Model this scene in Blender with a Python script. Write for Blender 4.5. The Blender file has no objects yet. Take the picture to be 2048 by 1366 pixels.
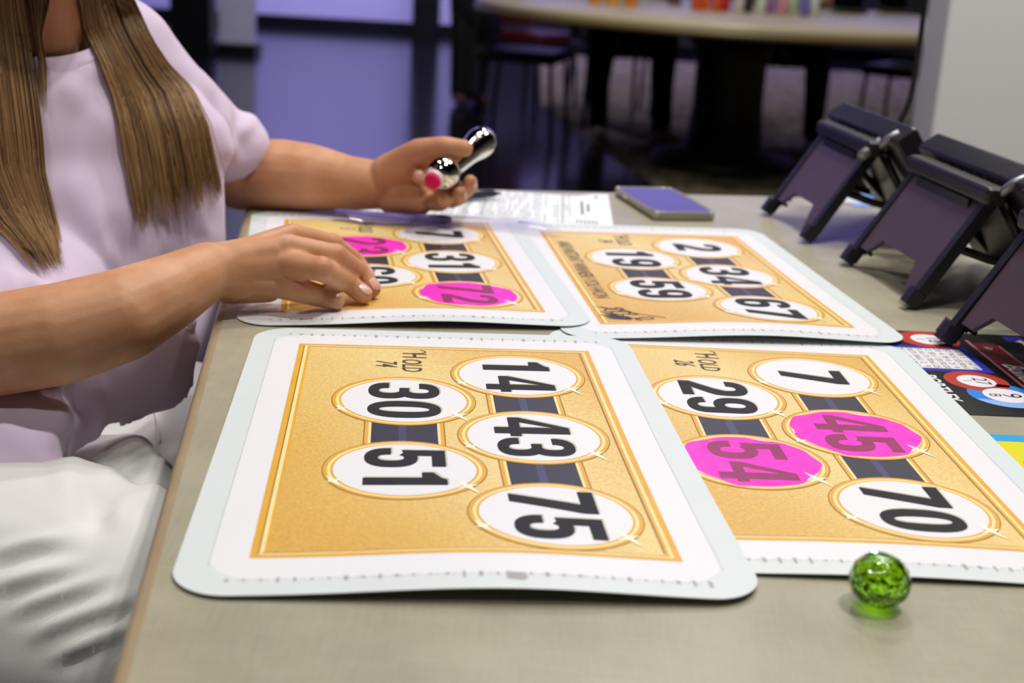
import bpy, bmesh, math, random
import numpy as np
from mathutils import Vector, Matrix, noise as mnoise
from mathutils.geometry import tessellate_polygon

scene = bpy.context.scene
C = scene.collection
PI = math.pi
random.seed(7)

# ------------------------------------------------------------------ camera
F_PX, PITCH, ROLL, CAM_Z = 2757.2, 0.28787, 0.0582, 1.048
_fw = Vector((0, math.cos(PITCH), -math.sin(PITCH)))
_rt0 = Vector((1, 0, 0)); _up0 = _rt0.cross(_fw)
_rt = _rt0*math.cos(ROLL) + _up0*math.sin(ROLL)
_up = _up0*math.cos(ROLL) - _rt0*math.sin(ROLL)
camd = bpy.data.cameras.new('camera')
camd.sensor_width = 36.0
camd.lens = F_PX/2048*36.0
camd.clip_start = 0.02; camd.clip_end = 100
camd.dof.use_dof = True
camd.dof.focus_distance = 0.91
camd.dof.aperture_fstop = 7.4
cam = bpy.data.objects.new('camera', camd); C.objects.link(cam)
M = Matrix((( _rt.x, _up.x, -_fw.x, 0), (_rt.y, _up.y, -_fw.y, 0), (_rt.z, _up.z, -_fw.z, CAM_Z), (0, 0, 0, 1)))
cam.matrix_world = M
scene.camera = cam

def ray(px, py):
    return _fw + _rt*((px-1024)/F_PX) - _up*((py-683)/F_PX)
def PY(px, py, y):
    d = ray(px, py); return Vector((0, 0, CAM_Z)) + d*(y/d.y)
def PZ(px, py, z):
    d = ray(px, py); return Vector((0, 0, CAM_Z)) + d*((z-CAM_Z)/d.z)

# ------------------------------------------------------------------ world, light, exposure
w = bpy.data.worlds.new('world'); scene.world = w; w.use_nodes = True
w.node_tree.nodes['Background'].inputs[0].default_value = (0.02, 0.02, 0.025, 1)
w.node_tree.nodes['Background'].inputs[1].default_value = 0.3
vs = scene.view_settings
vs.view_transform = 'Standard'; vs.look = 'None'; vs.gamma = 1; vs.use_curve_mapping = False
vs.exposure = -0.40
try:
    scene.cycles.use_denoising = True
    scene.cycles.max_bounces = 8
    scene.cycles.sample_clamp_indirect = 6
except Exception:
    pass

CEIL = 4.2
def area(name, loc, size, power, color=(1, 1, 1), target=None, shape='DISK', size_y=None):
    l = bpy.data.lights.new(name, 'AREA'); l.shape = shape; l.size = size
    if size_y: l.size_y = size_y
    l.energy = power; l.color = color
    o = bpy.data.objects.new(name, l); C.objects.link(o); o.location = loc
    d = (Vector(target)-Vector(loc)) if target else Vector((0, 0, -1))
    o.rotation_euler = d.to_track_quat('-Z', 'Y').to_euler()
    return o
WARM = (1.0, 0.965, 0.915)
# recessed ceiling downlights over the playing tables, set in pairs
for (x, y, p) in ((1.0, 0.72, 84), (1.22, 0.78, 46), (-1.3, 1.9, 16), (-0.95, 1.93, 16), (1.9, 2.6, 26), (2.25, 2.6, 26),
                  (-0.9, -1.1, 38), (-0.55, -1.1, 34), (0.1, 2.7, 52), (0.45, 2.7, 42), (-2.8, 0.3, 18), (-2.5, 0.3, 18)):
    area('downlight', (x, y, CEIL-0.03), 0.13, p*0.66, WARM)
for (x, y, p) in ((0.3, 8.8, 12), (1.6, 8.9, 12), (3.2, 7.0, 26), (0.6, 4.7, 120), (1.0, 1.8, 66)):  # last lamp of the list is added to brighten the white column
    area('downlight', (x, y, CEIL-0.03), 0.2, p*0.5, WARM)
# violet wall washers along the far wall
for x in (-5.5, -3.2, -0.9, 1.6, 4.0):
    area('violet_wash', (x, 12.2, 4.1), 0.5, 172, (0.42, 0.36, 1.0), (x, 14.3, 2.2), 'RECTANGLE', 2.0)

area('violet_wash', (-2.2, 10.0, 4.1), 0.4, 95, (0.72, 0.68, 1.0), (-2.33, 11.2, 0.7))  # added violet-white fill lamp that brightens the display panel
# ------------------------------------------------------------------ helpers
def lin(c):
    if isinstance(c, str):
        c = [int(c[i:i+2], 16)/255 for i in (0, 2, 4)]
    return tuple((v/12.92 if v <= 0.04045 else ((v+0.055)/1.055)**2.4) for v in c)
class N:
    def __init__(s, m):
        s.t = m.node_tree; s.t.nodes.clear() if False else None
        s.b = s.t.nodes['Principled BSDF']
    def new(s, typ, **kw):
        n = s.t.nodes.new(typ)
        for k, v in kw.items():
            if k in n.inputs: n.inputs[k].default_value = v
            else: setattr(n, k, v)
        return n
    def link(s, a, b): s.t.links.new(a, b)
def mat(name, col, rough=0.5, metal=0.0, var=0.0, vscale=40, bump=0.0, bscale=300, spec=0.5, coat=0.0, trans=0.0,
        sss=0.0, sheen=0.0, emit=None, estr=0.0, alpha=1.0, ior=1.5, crough=0.1):
    m = bpy.data.materials.new(name); m.use_nodes = True
    n = N(m); b = n.b; c = lin(col)
    b.inputs['Base Color'].default_value = (*c, 1)
    b.inputs['Roughness'].default_value = rough; b.inputs['Metallic'].default_value = metal
    b.inputs['Specular IOR Level'].default_value = spec; b.inputs['IOR'].default_value = ior
    b.inputs['Coat Weight'].default_value = coat; b.inputs['Coat Roughness'].default_value = crough
    b.inputs['Transmission Weight'].default_value = trans
    b.inputs['Alpha'].default_value = alpha
    b.inputs['Sheen Weight'].default_value = sheen
    if sss:
        b.inputs['Subsurface Weight'].default_value = sss
        b.inputs['Subsurface Radius'].default_value = (1.0, 0.35, 0.2)
        b.inputs['Subsurface Scale'].default_value = 0.008
    if emit:
        b.inputs['Emission Color'].default_value = (*lin(emit), 1); b.inputs['Emission Strength'].default_value = estr
    tc = None
    if var or bump:
        tc = n.new('ShaderNodeTexCoord')
    if var:
        nz = n.new('ShaderNodeTexNoise', Scale=vscale, Detail=4.0)
        n.link(tc.outputs['Object'], nz.inputs['Vector'])
        mx = n.new('ShaderNodeMix', data_type='RGBA')
        mx.inputs[6].default_value = (*[v*(1-var) for v in c], 1)
        mx.inputs[7].default_value = (*[min(1, v*(1+var)) for v in c], 1)
        n.link(nz.outputs['Fac'], mx.inputs[0]); n.link(mx.outputs[2], b.inputs['Base Color'])
    if bump:
        nb = n.new('ShaderNodeTexNoise', Scale=bscale, Detail=3.0)
        n.link(tc.outputs['Object'], nb.inputs['Vector'])
        bp = n.new('ShaderNodeBump', Strength=bump, Distance=0.001)
        n.link(nb.outputs['Fac'], bp.inputs['Height']); n.link(bp.outputs[0], b.inputs['Normal'])
    return m

class MB:
    """collects polygons for ONE mesh object"""
    def __init__(s): s.v = []; s.f = []; s.m = []; s.sm = []
    def add(s, vs, fs, mi=0, smooth=False):
        o = len(s.v); s.v += [tuple(v) for v in vs]
        for f in fs: s.f.append(tuple(i+o for i in f)); s.m.append(mi); s.sm.append(smooth)
    def box(s, c, d, mi=0, rot=None):
        hx, hy, hz = d[0]/2, d[1]/2, d[2]/2
        vs = [Vector((x, y, z)) for z in (-hz, hz) for (x, y) in ((-hx, -hy), (hx, -hy), (hx, hy), (-hx, hy))]
        if rot is not None: vs = [rot @ v for v in vs]
        vs = [v+Vector(c) for v in vs]
        s.add(vs, [(3, 2, 1, 0), (4, 5, 6, 7), (0, 1, 5, 4), (1, 2, 6, 5), (2, 3, 7, 6), (3, 0, 4, 7)], mi)
    def tube(s, pts, rad, n=12, mi=0, smooth=True, cap=True, flat=1.0):
        pts = [Vector(p) for p in pts]
        if not hasattr(rad, '__len__'): rad = [rad]*len(pts)
        rings = []; ref = None
        for i, p in enumerate(pts):
            t = (pts[min(i+1, len(pts)-1)]-pts[max(i-1, 0)]).normalized()
            if ref is None:
                ref = Vector((0, 0, 1)) if abs(t.z) < 0.9 else Vector((1, 0, 0))
            a = (ref - t*ref.dot(t)).normalized(); b = t.cross(a); ref = a
            rings.append([p+(a*math.cos(2*PI*k/n)*flat+b*math.sin(2*PI*k/n))*rad[i] for k in range(n)])
        vs = [v for r in rings for v in r]; fs = []
        for i in range(len(pts)-1):
            for k in range(n):
                k2 = (k+1) % n
                fs.append((i*n+k, i*n+k2, (i+1)*n+k2, (i+1)*n+k))
        if cap:
            fs.append(tuple(range(n-1, -1, -1))); fs.append(tuple((len(pts)-1)*n+k for k in range(n)))
        s.add(vs, fs, mi, smooth)
    def lathe(s, prof, n=32, mi=0, mat4=None, smooth=True):
        vs = []; fs = []
        for (r, z) in prof:
            for k in range(n):
                v = Vector((r*math.cos(2*PI*k/n), r*math.sin(2*PI*k/n), z)); vs.append(mat4 @ v if mat4 else v)
        for i in range(len(prof)-1):
            for k in range(n):
                k2 = (k+1) % n; fs.append((i*n+k, i*n+k2, (i+1)*n+k2, (i+1)*n+k))
        s.add(vs, fs, mi, smooth)
        if prof[0][0] > 1e-6: s.add(vs[:n], [tuple(range(n-1, -1, -1))], mi)
        if prof[-1][0] > 1e-6: s.add(vs[-n:], [tuple(range(n))], mi)
    def prism(s, pts, z0, z1, mi=0, mat4=None, smooth=False):
        """extrude a simple (possibly concave) outline given counter-clockwise"""
        n = len(pts)
        vs = [Vector((p[0], p[1], z0)) for p in pts]+[Vector((p[0], p[1], z1)) for p in pts]
        if mat4: vs = [mat4 @ v for v in vs]
        tri = tessellate_polygon([[Vector((p[0], p[1], 0)) for p in pts]])
        fs = []
        for t in tri:
            a, b, c = [pts[i] for i in t]
            cr = (b[0]-a[0])*(c[1]-a[1])-(b[1]-a[1])*(c[0]-a[0])
            t = t if cr > 0 else (t[0], t[2], t[1])
            fs.append((t[0]+n, t[1]+n, t[2]+n)); fs.append((t[0], t[2], t[1]))
        s.add(vs, fs, mi)
        s.add(vs, [(i, (i+1) % n, (i+1) % n+n, i+n) for i in range(n)], mi, smooth)
    def mesh(s, name, mats):
        me = bpy.data.meshes.new(name); me.from_pydata(s.v, [], s.f)
        for m in (mats if isinstance(mats, (list, tuple)) else [mats]): me.materials.append(m)
        me.polygons.foreach_set('material_index', s.m); me.polygons.foreach_set('use_smooth', s.sm)
        me.update(); return me
    def build(s, name, mats, parent=None, loc=(0, 0, 0), rotz=0, bevel=0, seg=2, label=None, weld=False):
        me = s.mesh(name, mats)
        if weld:
            bm = bmesh.new(); bm.from_mesh(me); bmesh.ops.remove_doubles(bm, verts=bm.verts, dist=1e-6); bm.to_mesh(me); bm.free()
        o = bpy.data.objects.new(name, me); C.objects.link(o)
        o.location = loc; o.rotation_euler = (0, 0, rotz)
        if parent: o.parent = parent
        if label: o['label'] = label
        if bevel:
            b = o.modifiers.new('bevel', 'BEVEL'); b.width = bevel; b.segments = seg; b.limit_method = 'ANGLE'; b.angle_limit = 0.7
        return o
def thing(name, label, cat, loc=(0, 0, 0), rotz=0, group=None):
    o = bpy.data.objects.new(name, None); C.objects.link(o); o.empty_display_size = 0.05
    o.location = loc; o.rotation_euler = (0, 0, rotz); o['label'] = label; o['category'] = cat
    if group: o['group'] = group
    return o
def tag(o, label, cat, group=None):
    o['label'] = label; o['category'] = cat
    if group: o['group'] = group
    return o
def struct(o): o['kind'] = 'structure'; return o
def rrect(w, h, r, n=10):
    pts = []
    for (cx, cy, a0) in ((w-r, h-r, 0), (-w+r, h-r, 90), (-w+r, -h+r, 180), (w-r, -h+r, 270)):
        for k in range(n+1):
            a = math.radians(a0+90*k/n); pts.append((cx+r*math.cos(a), cy+r*math.sin(a)))
    return pts

# ------------------------------------------------------------------ the hall
m_floor = mat('dark polished floor', '14141b', 0.16, var=0.3, vscale=3, spec=0.72)
m_lav = mat('pale wall paint', 'd6d4e4', 0.7, var=0.04, vscale=2)
m_dark = mat('dark wall paint', '15151a', 0.6, var=0.2, vscale=2)
m_black = mat('black gloss paint', '0b0b10', 0.35)
m_ceil = mat('dark ceiling', '26262a', 0.8)
m_warmwall = mat('beige wall', '8c8070', 0.8, var=0.1)
m_white = mat('white painted column', 'f1efee', 0.55, var=0.02, vscale=6)
def room_box(name, c, d, m):
    b = MB(); b.box(c, d); return struct(b.build(name, m))
X0, X1, Y0, Y1 = -8.0, 8.0, -5.0, 14.3
room_box('floor', ((X0+X1)/2, (Y0+Y1)/2, -0.05), (X1-X0, Y1-Y0, 0.1), m_floor)
room_box('ceiling', ((X0+X1)/2, (Y0+Y1)/2, CEIL+0.05), (X1-X0, Y1-Y0, 0.1), m_ceil)
room_box('wall_left', (X0-0.05, (Y0+Y1)/2, CEIL/2), (0.1, Y1-Y0, CEIL), m_dark)
room_box('wall_right', (X1+0.05, (Y0+Y1)/2, CEIL/2), (0.1, Y1-Y0, CEIL), m_warmwall)
room_box('wall_front', ((X0+X1)/2, Y0-0.05, CEIL/2), (X1-X0, 0.1, CEIL), m_warmwall)
room_box('wall_back', ((X0+X1)/2, Y1+0.05, CEIL/2), (X1-X0, 0.1, CEIL), m_lav)
room_box('baseboard_back', (0, Y1-0.02, 0.06), (X1-X0, 0.04, 0.12), m_black)
# dark wainscot along the right part of the far wall
room_box('wall_back_wainscot', (3.6, Y1-0.02, 0.8), (8.6, 0.04, 1.6), m_dark)
# dark pillars in front of the far wall
room_box('trim_1', (-0.977, 13.2, 2.1), (0.24, 0.24, CEIL), m_black)
room_box('trim_2', (-2.535, 10.6, 2.1), (0.3, 0.24, CEIL), m_black)
# patterned carpet
def carpet_mat():
    m = bpy.data.materials.new('patterned carpet'); m.use_nodes = True; n = N(m)
    tc = n.new('ShaderNodeTexCoord'); v = n.new('ShaderNodeTexVoronoi', Scale=9.0)
    nz = n.new('ShaderNodeTexNoise', Scale=14.0, Detail=5.0)
    n.link(tc.outputs['Object'], v.inputs['Vector']); n.link(tc.outputs['Object'], nz.inputs['Vector'])
    a = n.new('ShaderNodeMath', operation='ADD'); n.link(v.outputs['Distance'], a.inputs[0]); n.link(nz.outputs['Fac'], a.inputs[1])
    r = n.new('ShaderNodeValToRGB'); n.link(a.outputs[0], r.inputs[0])
    r.color_ramp.elements[0].position = 0.55; r.color_ramp.elements[0].color = (*lin('3a3028'), 1)
    r.color_ramp.elements[1].position = 1.05; r.color_ramp.elements[1].color = (*lin('8e8468'), 1)
    n.link(r.outputs[0], n.b.inputs['Base Color']); n.b.inputs['Roughness'].default_value = 0.95
    n.b.inputs['Specular IOR Level'].default_value = 0.1
    return m
b = MB(); b.prism([(0.72, 5.4), (7.9, 4.6), (7.9, 12.8), (0.1, 12.8), (0.1, 8.8)], 0.0, 0.006)
struct(b.build('floor_carpet', carpet_mat()))

# white square column on the right
b = MB(); b.box((0, 0, CEIL/2), (0.62, 0.62, CEIL))
o = b.build('trim_3', m_white, loc=(1.29, 3.40, 0), rotz=-0.20, bevel=0.006); struct(o)

# ------------------------------------------------------------------ playing table in front
def wood_linen():
    m = bpy.data.materials.new('khaki laminate'); m.use_nodes = True; n = N(m)
    tc = n.new('ShaderNodeTexCoord')
    w1 = n.new('ShaderNodeTexNoise', Scale=14.0, Detail=6.0)
    mp = n.new('ShaderNodeMapping'); mp.inputs['Scale'].default_value = (40, 900, 1)
    w2 = n.new('ShaderNodeTexNoise', Scale=1.0, Detail=2.0)
    mp3 = n.new('ShaderNodeMapping'); mp3.inputs['Scale'].default_value = (900, 40, 1)
    w3 = n.new('ShaderNodeTexNoise', Scale=1.0, Detail=2.0)
    n.link(tc.outputs['Object'], w1.inputs['Vector'])
    n.link(tc.outputs['Object'], mp.inputs['Vector']); n.link(mp.outputs[0], w2.inputs['Vector'])
    n.link(tc.outputs['Object'], mp3.inputs['Vector']); n.link(mp3.outputs[0], w3.inputs['Vector'])
    a = n.new('ShaderNodeMath', operation='ADD'); n.link(w2.outputs['Fac'], a.inputs[0]); n.link(w3.outputs['Fac'], a.inputs[1])
    a2 = n.new('ShaderNodeMath', operation='MULTIPLY_ADD'); n.link(a.outputs[0], a2.inputs[0]); a2.inputs[1].default_value = 0.35
    n.link(w1.outputs['Fac'], a2.inputs[2])
    r = n.new('ShaderNodeValToRGB'); n.link(a2.outputs[0], r.inputs[0])
    r.color_ramp.elements[0].position = 0.55; r.color_ramp.elements[0].color = (*lin('8f8976'), 1)
    r.color_ramp.elements[1].position = 1.15; r.color_ramp.elements[1].color = (*lin('a39d89'), 1)
    n.link(r.outputs[0], n.b.inputs['Base Color']); n.b.inputs['Roughness'].default_value = 0.34
    n.b.inputs['Specular IOR Level'].default_value = 0.45
    return m
m_table = wood_linen()
m_edge = mat('tan wood edge band', 'a08c70', 0.4, var=0.18, vscale=25)
TT = 0.75
TA = math.atan2(0.071, 0.366)*0.5 + math.atan2(0.141, 0.971)*0.5          # table turned in plan
# corner of the table top (far left) and its two directions
cornerT = Vector((-0.3145, 1.59, 0)); ex = Vector((0.982, 0.189, 0)); ey = Vector((0.1437, -0.9896, 0))
table = thing('playing_table', 'long khaki laminate table with tan edge under the bingo cards', 'table', (cornerT.x, cornerT.y, 0))
def tp(a, b_): q = ex*a + ey*b_; return (q.x, q.y)
b = MB(); b.prism([tp(0.008, 0.0), tp(0.008, 1.75), tp(1.75, 1.75), tp(1.75, 0.0)], TT-0.035, TT)
b.build('tabletop', m_table, table, bevel=0.004, seg=3)
b = MB()
prof = [(0.0085, TT-0.0004), (0.004, TT-0.001), (0.001, TT-0.004), (0, TT-0.009), (0, TT-0.028), (0.003, TT-0.036), (0.009, TT-0.037)]
vs = []
for (d, z) in prof:
    q0 = tp(d, 0); q1 = tp(d, 1.75); vs += [(*q0, z), (*q1, z)]
b.add(vs, [(2*i, 2*i+1, 2*i+3, 2*i+2) for i in range(len(prof)-1)], 0, True)
b.build('edge_band', m_edge, table)
for (a, c_) in ((0.55, 0.3), (0.55, 1.5)):
    b = MB(); q = tp(a, c_); b.box((q[0], q[1], (TT-0.035)/2+0.02), (0.09, 0.09, TT-0.075)); b.box((q[0], q[1], 0.02), (0.6, 0.12, 0.04))
    b.build('leg', m_black, table, bevel=0.004)

# ------------------------------------------------------------------ bingo cards
S = 0.298
m_cgrey = mat('pale grey card border', 'cdd4d6', 0.42, var=0.03, vscale=30)
m_cwhite = mat('white card stock', 'dddce1', 0.42, var=0.015, vscale=30)
def gold_mat():
    m = bpy.data.materials.new('printed gold'); m.use_nodes = True; n = N(m)
    tc = n.new('ShaderNodeTexCoord'); sp = n.new('ShaderNodeSeparateXYZ'); n.link(tc.outputs['Object'], sp.inputs[0])
    big = n.new('ShaderNodeTexNoise', Scale=5.0, Detail=1.0); n.link(tc.outputs['Object'], big.inputs['Vector'])
    # the artwork's own diagonal gradient bands
    c1 = n.new('ShaderNodeMath', operation='MULTIPLY_ADD'); n.link(sp.outputs[0], c1.inputs[0]); c1.inputs[1].default_value = 3.2; c1.inputs[2].default_value = 0.42
    c2 = n.new('ShaderNodeMath', operation='MULTIPLY_ADD'); n.link(sp.outputs[1], c2.inputs[0]); c2.inputs[1].default_value = 1.6; n.link(c1.outputs[0], c2.inputs[2])
    sn = n.new('ShaderNodeMath', operation='MULTIPLY_ADD'); n.link(big.outputs['Fac'], sn.inputs[0]); sn.inputs[1].default_value = 0.5; n.link(c2.outputs[0], sn.inputs[2])
    pp = n.new('ShaderNodeMath', operation='PINGPONG'); n.link(sn.outputs[0], pp.inputs[0]); pp.inputs[1].default_value = 0.75
    r = n.new('ShaderNodeValToRGB'); n.link(pp.outputs[0], r.inputs[0])
    e = r.color_ramp.elements
    e[0].position = 0.0; e[0].color = (*lin('cb9c44'), 1); e[1].position = 0.75; e[1].color = (*lin('e0c785'), 1)
    e.new(0.35).color = (*lin('d5ab57'), 1)
    fine = n.new('ShaderNodeTexNoise', Scale=520.0, Detail=3.0, Roughness=0.7); n.link(tc.outputs['Object'], fine.inputs['Vector'])
    mx = n.new('ShaderNodeMix', data_type='RGBA', blend_type='OVERLAY'); mx.inputs[0].default_value = 0.62
    n.link(r.outputs[0], mx.inputs[6]); n.link(fine.outputs['Fac'], mx.inputs[7])
    n.link(mx.outputs[2], n.b.inputs['Base Color']); n.b.inputs['Roughness'].default_value = 0.38
    return m
m_gold = gold_mat()
m_gold2 = mat('printed bright gold', 'd9a437', 0.38, var=0.12, vscale=60)
m_gold3 = mat('printed pale gold', 'ecd79a', 0.38, var=0.08, vscale=60)
m_gold4 = mat('printed brown line', '8a6124', 0.4)
m_navy = mat('printed navy', '252434', 0.45, var=0.15, vscale=20)
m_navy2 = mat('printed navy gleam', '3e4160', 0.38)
m_ink = mat('printed number ink', '19181e', 0.6, spec=0.25)
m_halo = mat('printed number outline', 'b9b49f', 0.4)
m_script = mat('printed script ink', '4b3324', 0.4)
m_pen = mat('black marker ink', '17171a', 0.4)
m_smudge = mat('grey perforation mark', '9b9a9c', 0.5)
m_perf = mat('perforation line', 'a8adb0', 0.5)
m_spark = mat('printed sparkle', 'f6efd6', 0.4)
def pink_mat():
    m = bpy.data.materials.new('magenta dauber ink'); m.use_nodes = True; n = N(m)
    tc = n.new('ShaderNodeTexCoord'); nz = n.new('ShaderNodeTexNoise', Scale=45.0, Detail=2.0, Distortion=2.5)
    n.link(tc.outputs['Object'], nz.inputs['Vector'])
    r = n.new('ShaderNodeValToRGB'); n.link(nz.outputs['Fac'], r.inputs[0])
    r.color_ramp.elements[0].position = 0.35; r.color_ramp.elements[0].color = (*lin('f904ba'), 1)
    r.color_ramp.elements[1].position = 0.72; r.color_ramp.elements[1].color = (*lin('fb34c9'), 1)
    n.link(r.outputs[0], n.b.inputs['Base Color']); n.b.inputs['Roughness'].default_value = 0.4
    return m
m_pink = pink_mat()
m_maroon = mat('number under magenta ink', '8b1b58', 0.4, var=0.3, vscale=60)
CM = [m_cgrey, m_cwhite, m_gold, m_gold2, m_gold3, m_gold4, m_navy, m_navy2, m_ink, m_halo, m_script, m_pen, m_smudge, m_perf, m_spark, m_pink, m_maroon]
GREY, WHITE, GOLD, GOLD2, GOLD3, GOLD4, NAVY, NAVY2, INK, HALO, SCRIPT, PEN, SMUDGE, PERF, SPARK, PINK, MAROON = range(17)

# heavy condensed numerals, drawn in a unit-high box; each entry returns polygons
def arc(cx, cy, rx, ry, tx, ty, a0, a1, n=18, p=2.4):
    def pt(rx_, ry_, a):
        c, s_ = math.cos(a), math.sin(a)
        return (cx+rx_*math.copysign(abs(c)**(2/p), c), cy+ry_*math.copysign(abs(s_)**(2/p), s_))
    out = []
    for k in range(n):
        a = math.radians(a0+(a1-a0)*k/n); b_ = math.radians(a0+(a1-a0)*(k+1)/n)
        q = [pt(rx, ry, a), pt(rx, ry, b_), pt(rx-tx, ry-ty, b_), pt(rx-tx, ry-ty, a)]
        out.append(q)
    return out
DW = 0.68
def digit(ch):
    w = DW; h = w/2; T = 0.235; U = 0.17
    if ch == '0': return arc(h, .5, h, .5, T, U-.01, 0, 360, 36)
    if ch == '1': return [[(.25, 0), (.50, 0), (.50, 1), (.31, 1), (.25, .93)], [(.07, .70), (.25, .70), (.25, .86), (.25, .93), (.07, .84)]]
    if ch == '2':
        return arc(h, .70, h, .30, T, U, -28, 180, 20)+[[(.668, .56), (.44, .645), (.35, .50), (.02, .17), (.02, 0), (.29, .15), (.56, .39), (.64, .48)],
               [(.02, 0), (w, 0), (w, .17), (.02, .17)]]
    if ch == '3':
        return arc(h, .715, h-.01, .285, T, U-.02, -75, 180, 20)+arc(h, .29, h, .29, T, U-.02, -180, 75, 20)+[[(.22, .435), (h+.08, .435), (h+.08, .575), (.22, .575)]]
    if ch == '4':
        return [[(.38, 0), (.62, 0), (.62, 1), (.38, 1)], [(0, .20), (.72, .20), (.72, .35), (0, .35)], [(0, .35), (.19, .35), (.38, .78), (.38, 1)]]
    if ch == '5':
        return [[(.06, .83), (w-.03, .83), (w-.03, 1), (.06, 1)], [(.06, .46), (.27, .50), (.27, .84), (.06, .84)]]+arc(h, .33, h, .33, T, U, -180, 145, 28)
    if ch == '6':
        return arc(h, .31, h, .31, T, U-.01, 0, 360, 30)+arc(h, .70, h, .30, T, U-.02, 5, 180, 20)+[[(0, .31), (T, .31), (T, .70), (0, .70)]]
    if ch == '9':
        return [[(w-x, 1-y) for (x, y) in q] for q in digit('6')]
    if ch == '7':
        return [[(.0, .82), (w, .82), (w, 1), (.0, 1)], [(w, .82), (w-.28, .82), (.12, 0), (.37, 0)]]
    return []
def text_mesh(txt, size=1.0, bold=0.0, shear=0.0, space=1.0):
    cu = bpy.data.curves.new('lettering', 'FONT'); cu.body = txt; cu.size = size; cu.offset = bold; cu.shear = shear
    cu.space_character = space; cu.resolution_u = 3; cu.align_x = 'CENTER'; cu.align_y = 'CENTER'
    o = bpy.data.objects.new('lettering', cu); C.objects.link(o)
    dg = bpy.context.evaluated_depsgraph_get(); dg.update()
    me = bpy.data.meshes.new_from_object(o.evaluated_get(dg))
    vs = [v.co.copy() for v in me.vertices]; fs = [tuple(p.vertices) for p in me.polygons]
    bpy.data.objects.remove(o); bpy.data.curves.remove(cu); bpy.data.meshes.remove(me)
    return vs, fs

class Print:
    """flat artwork: polygons in print coordinates (s to the reader's right, t up), layered"""
    def __init__(s): s.b = MB()
    def poly(s, pts, k, mi):
        tri = tessellate_polygon([[Vector((p[0], p[1], 0)) for p in pts]])
        s.tris(pts, tri, k, mi)
    def tris(s, pts, tri, k, mi):
        vs = [(t, -u, k*LAY) for (u, t) in [(p[0], p[1]) for p in pts]]
        fs = []
        for f in tri:
            a = 0
            for i in range(len(f)):
                p, q = vs[f[i]], vs[f[(i+1) % len(f)]]; a += p[0]*q[1]-q[0]*p[1]
            fs.append(tuple(f) if a > 0 else tuple(reversed(f)))
        s.b.add(vs, fs, mi)
    def rect(s, s0, s1, t0, t1, k, mi): s.tris([(s0, t0), (s1, t0), (s1, t1), (s0, t1)], [(0, 1, 2, 3)], k, mi)
    def disc(s, cs, ct, r0, r1, k, mi, n=64):
        vs = []; fs = []
        for i in range(n):
            a = 2*PI*i/n; vs += [(cs+r0*math.cos(a), ct+r0*math.sin(a)), (cs+r1*math.cos(a), ct+r1*math.sin(a))]
        if r0 < 1e-6: s.tris([vs[2*i+1] for i in range(n)], [tuple(range(n))], k, mi)
        else:
            for i in range(n): j = (i+1) % n; fs.append((2*i, 2*i+1, 2*j+1, 2*j))
            s.tris(vs, fs, k, mi)
    def text(s, txt, cs, ct, size, k, mi, sx=1.0, bold=0.0, shear=0.0, rot=0.0, space=1.0):
        vs, fs = text_mesh(txt, size, bold, shear, space)
        c, n_ = math.cos(rot), math.sin(rot)
        s.tris([(cs+v.x*sx*c-v.y*n_, ct+v.x*sx*n_+v.y*c) for v in vs], fs, k, mi)
    def stroke(s, pts, wd, k, mi):
        pts = [Vector((p[0], p[1])) for p in pts]; L = []
        for i, p in enumerate(pts):
            d = (pts[min(i+1, len(pts)-1)]-pts[max(i-1, 0)]).normalized(); nn = Vector((-d.y, d.x))*wd/2
            L += [p+nn, p-nn]
        for i in range(len(pts)-1): s.tris([L[2*i], L[2*i+1], L[2*i+3], L[2*i+2]], [(0, 1, 2, 3)], k, mi)
    def number(s, txt, cs, ct, H, k, mi, halo=None):
        gap = 0.10; W = len(txt)*DW+(len(txt)-1)*gap; Ws = 0.98
        for i, ch in enumerate(txt):
            ox = -W/2+i*(DW+gap)
            if len(txt) == 1: ox = -DW/2
            for qi, q in enumerate(digit(ch)):
                pts = [(cs+(ox+x)*H*Ws, ct+(y-.5)*H) for (x, y) in q]
                s.poly(pts, k+0.02*qi, mi)
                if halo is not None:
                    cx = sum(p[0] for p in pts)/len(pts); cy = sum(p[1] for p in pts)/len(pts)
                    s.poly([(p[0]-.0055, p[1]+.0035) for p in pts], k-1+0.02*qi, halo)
    def build(s, name, mats, parent, warp, step=0.05, label=None):
        me = s.b.mesh(name, mats); bm = bmesh.new(); bm.from_mesh(me)
        if step:
            for ax in (0, 1):
                lo = min(v.co[ax] for v in bm.verts); hi = max(v.co[ax] for v in bm.verts)
                x = math.ceil(lo/step)*step
                while x < hi:
                    co = Vector((0, 0, 0)); no = Vector((0, 0, 0)); co[ax] = x+1e-5; no[ax] = 1
                    bmesh.ops.bisect_plane(bm, geom=bm.verts[:]+bm.edges[:]+bm.faces[:], plane_co=co, plane_no=no, dist=1e-7)
                    x += step
        for v in bm.verts:
            z = v.co.z; v.co = Vector((v.co.x*S, v.co.y*S, z+warp(v.co.x, v.co.y)))
        bm.to_mesh(me); bm.free(); me.update()
        o = bpy.data.objects.new(name, me); C.objects.link(o)
        if parent: o.parent = parent
        if label: o['label'] = label
        return o
LAY = 0.00005
HX, HY = 0.470, 0.727
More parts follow.
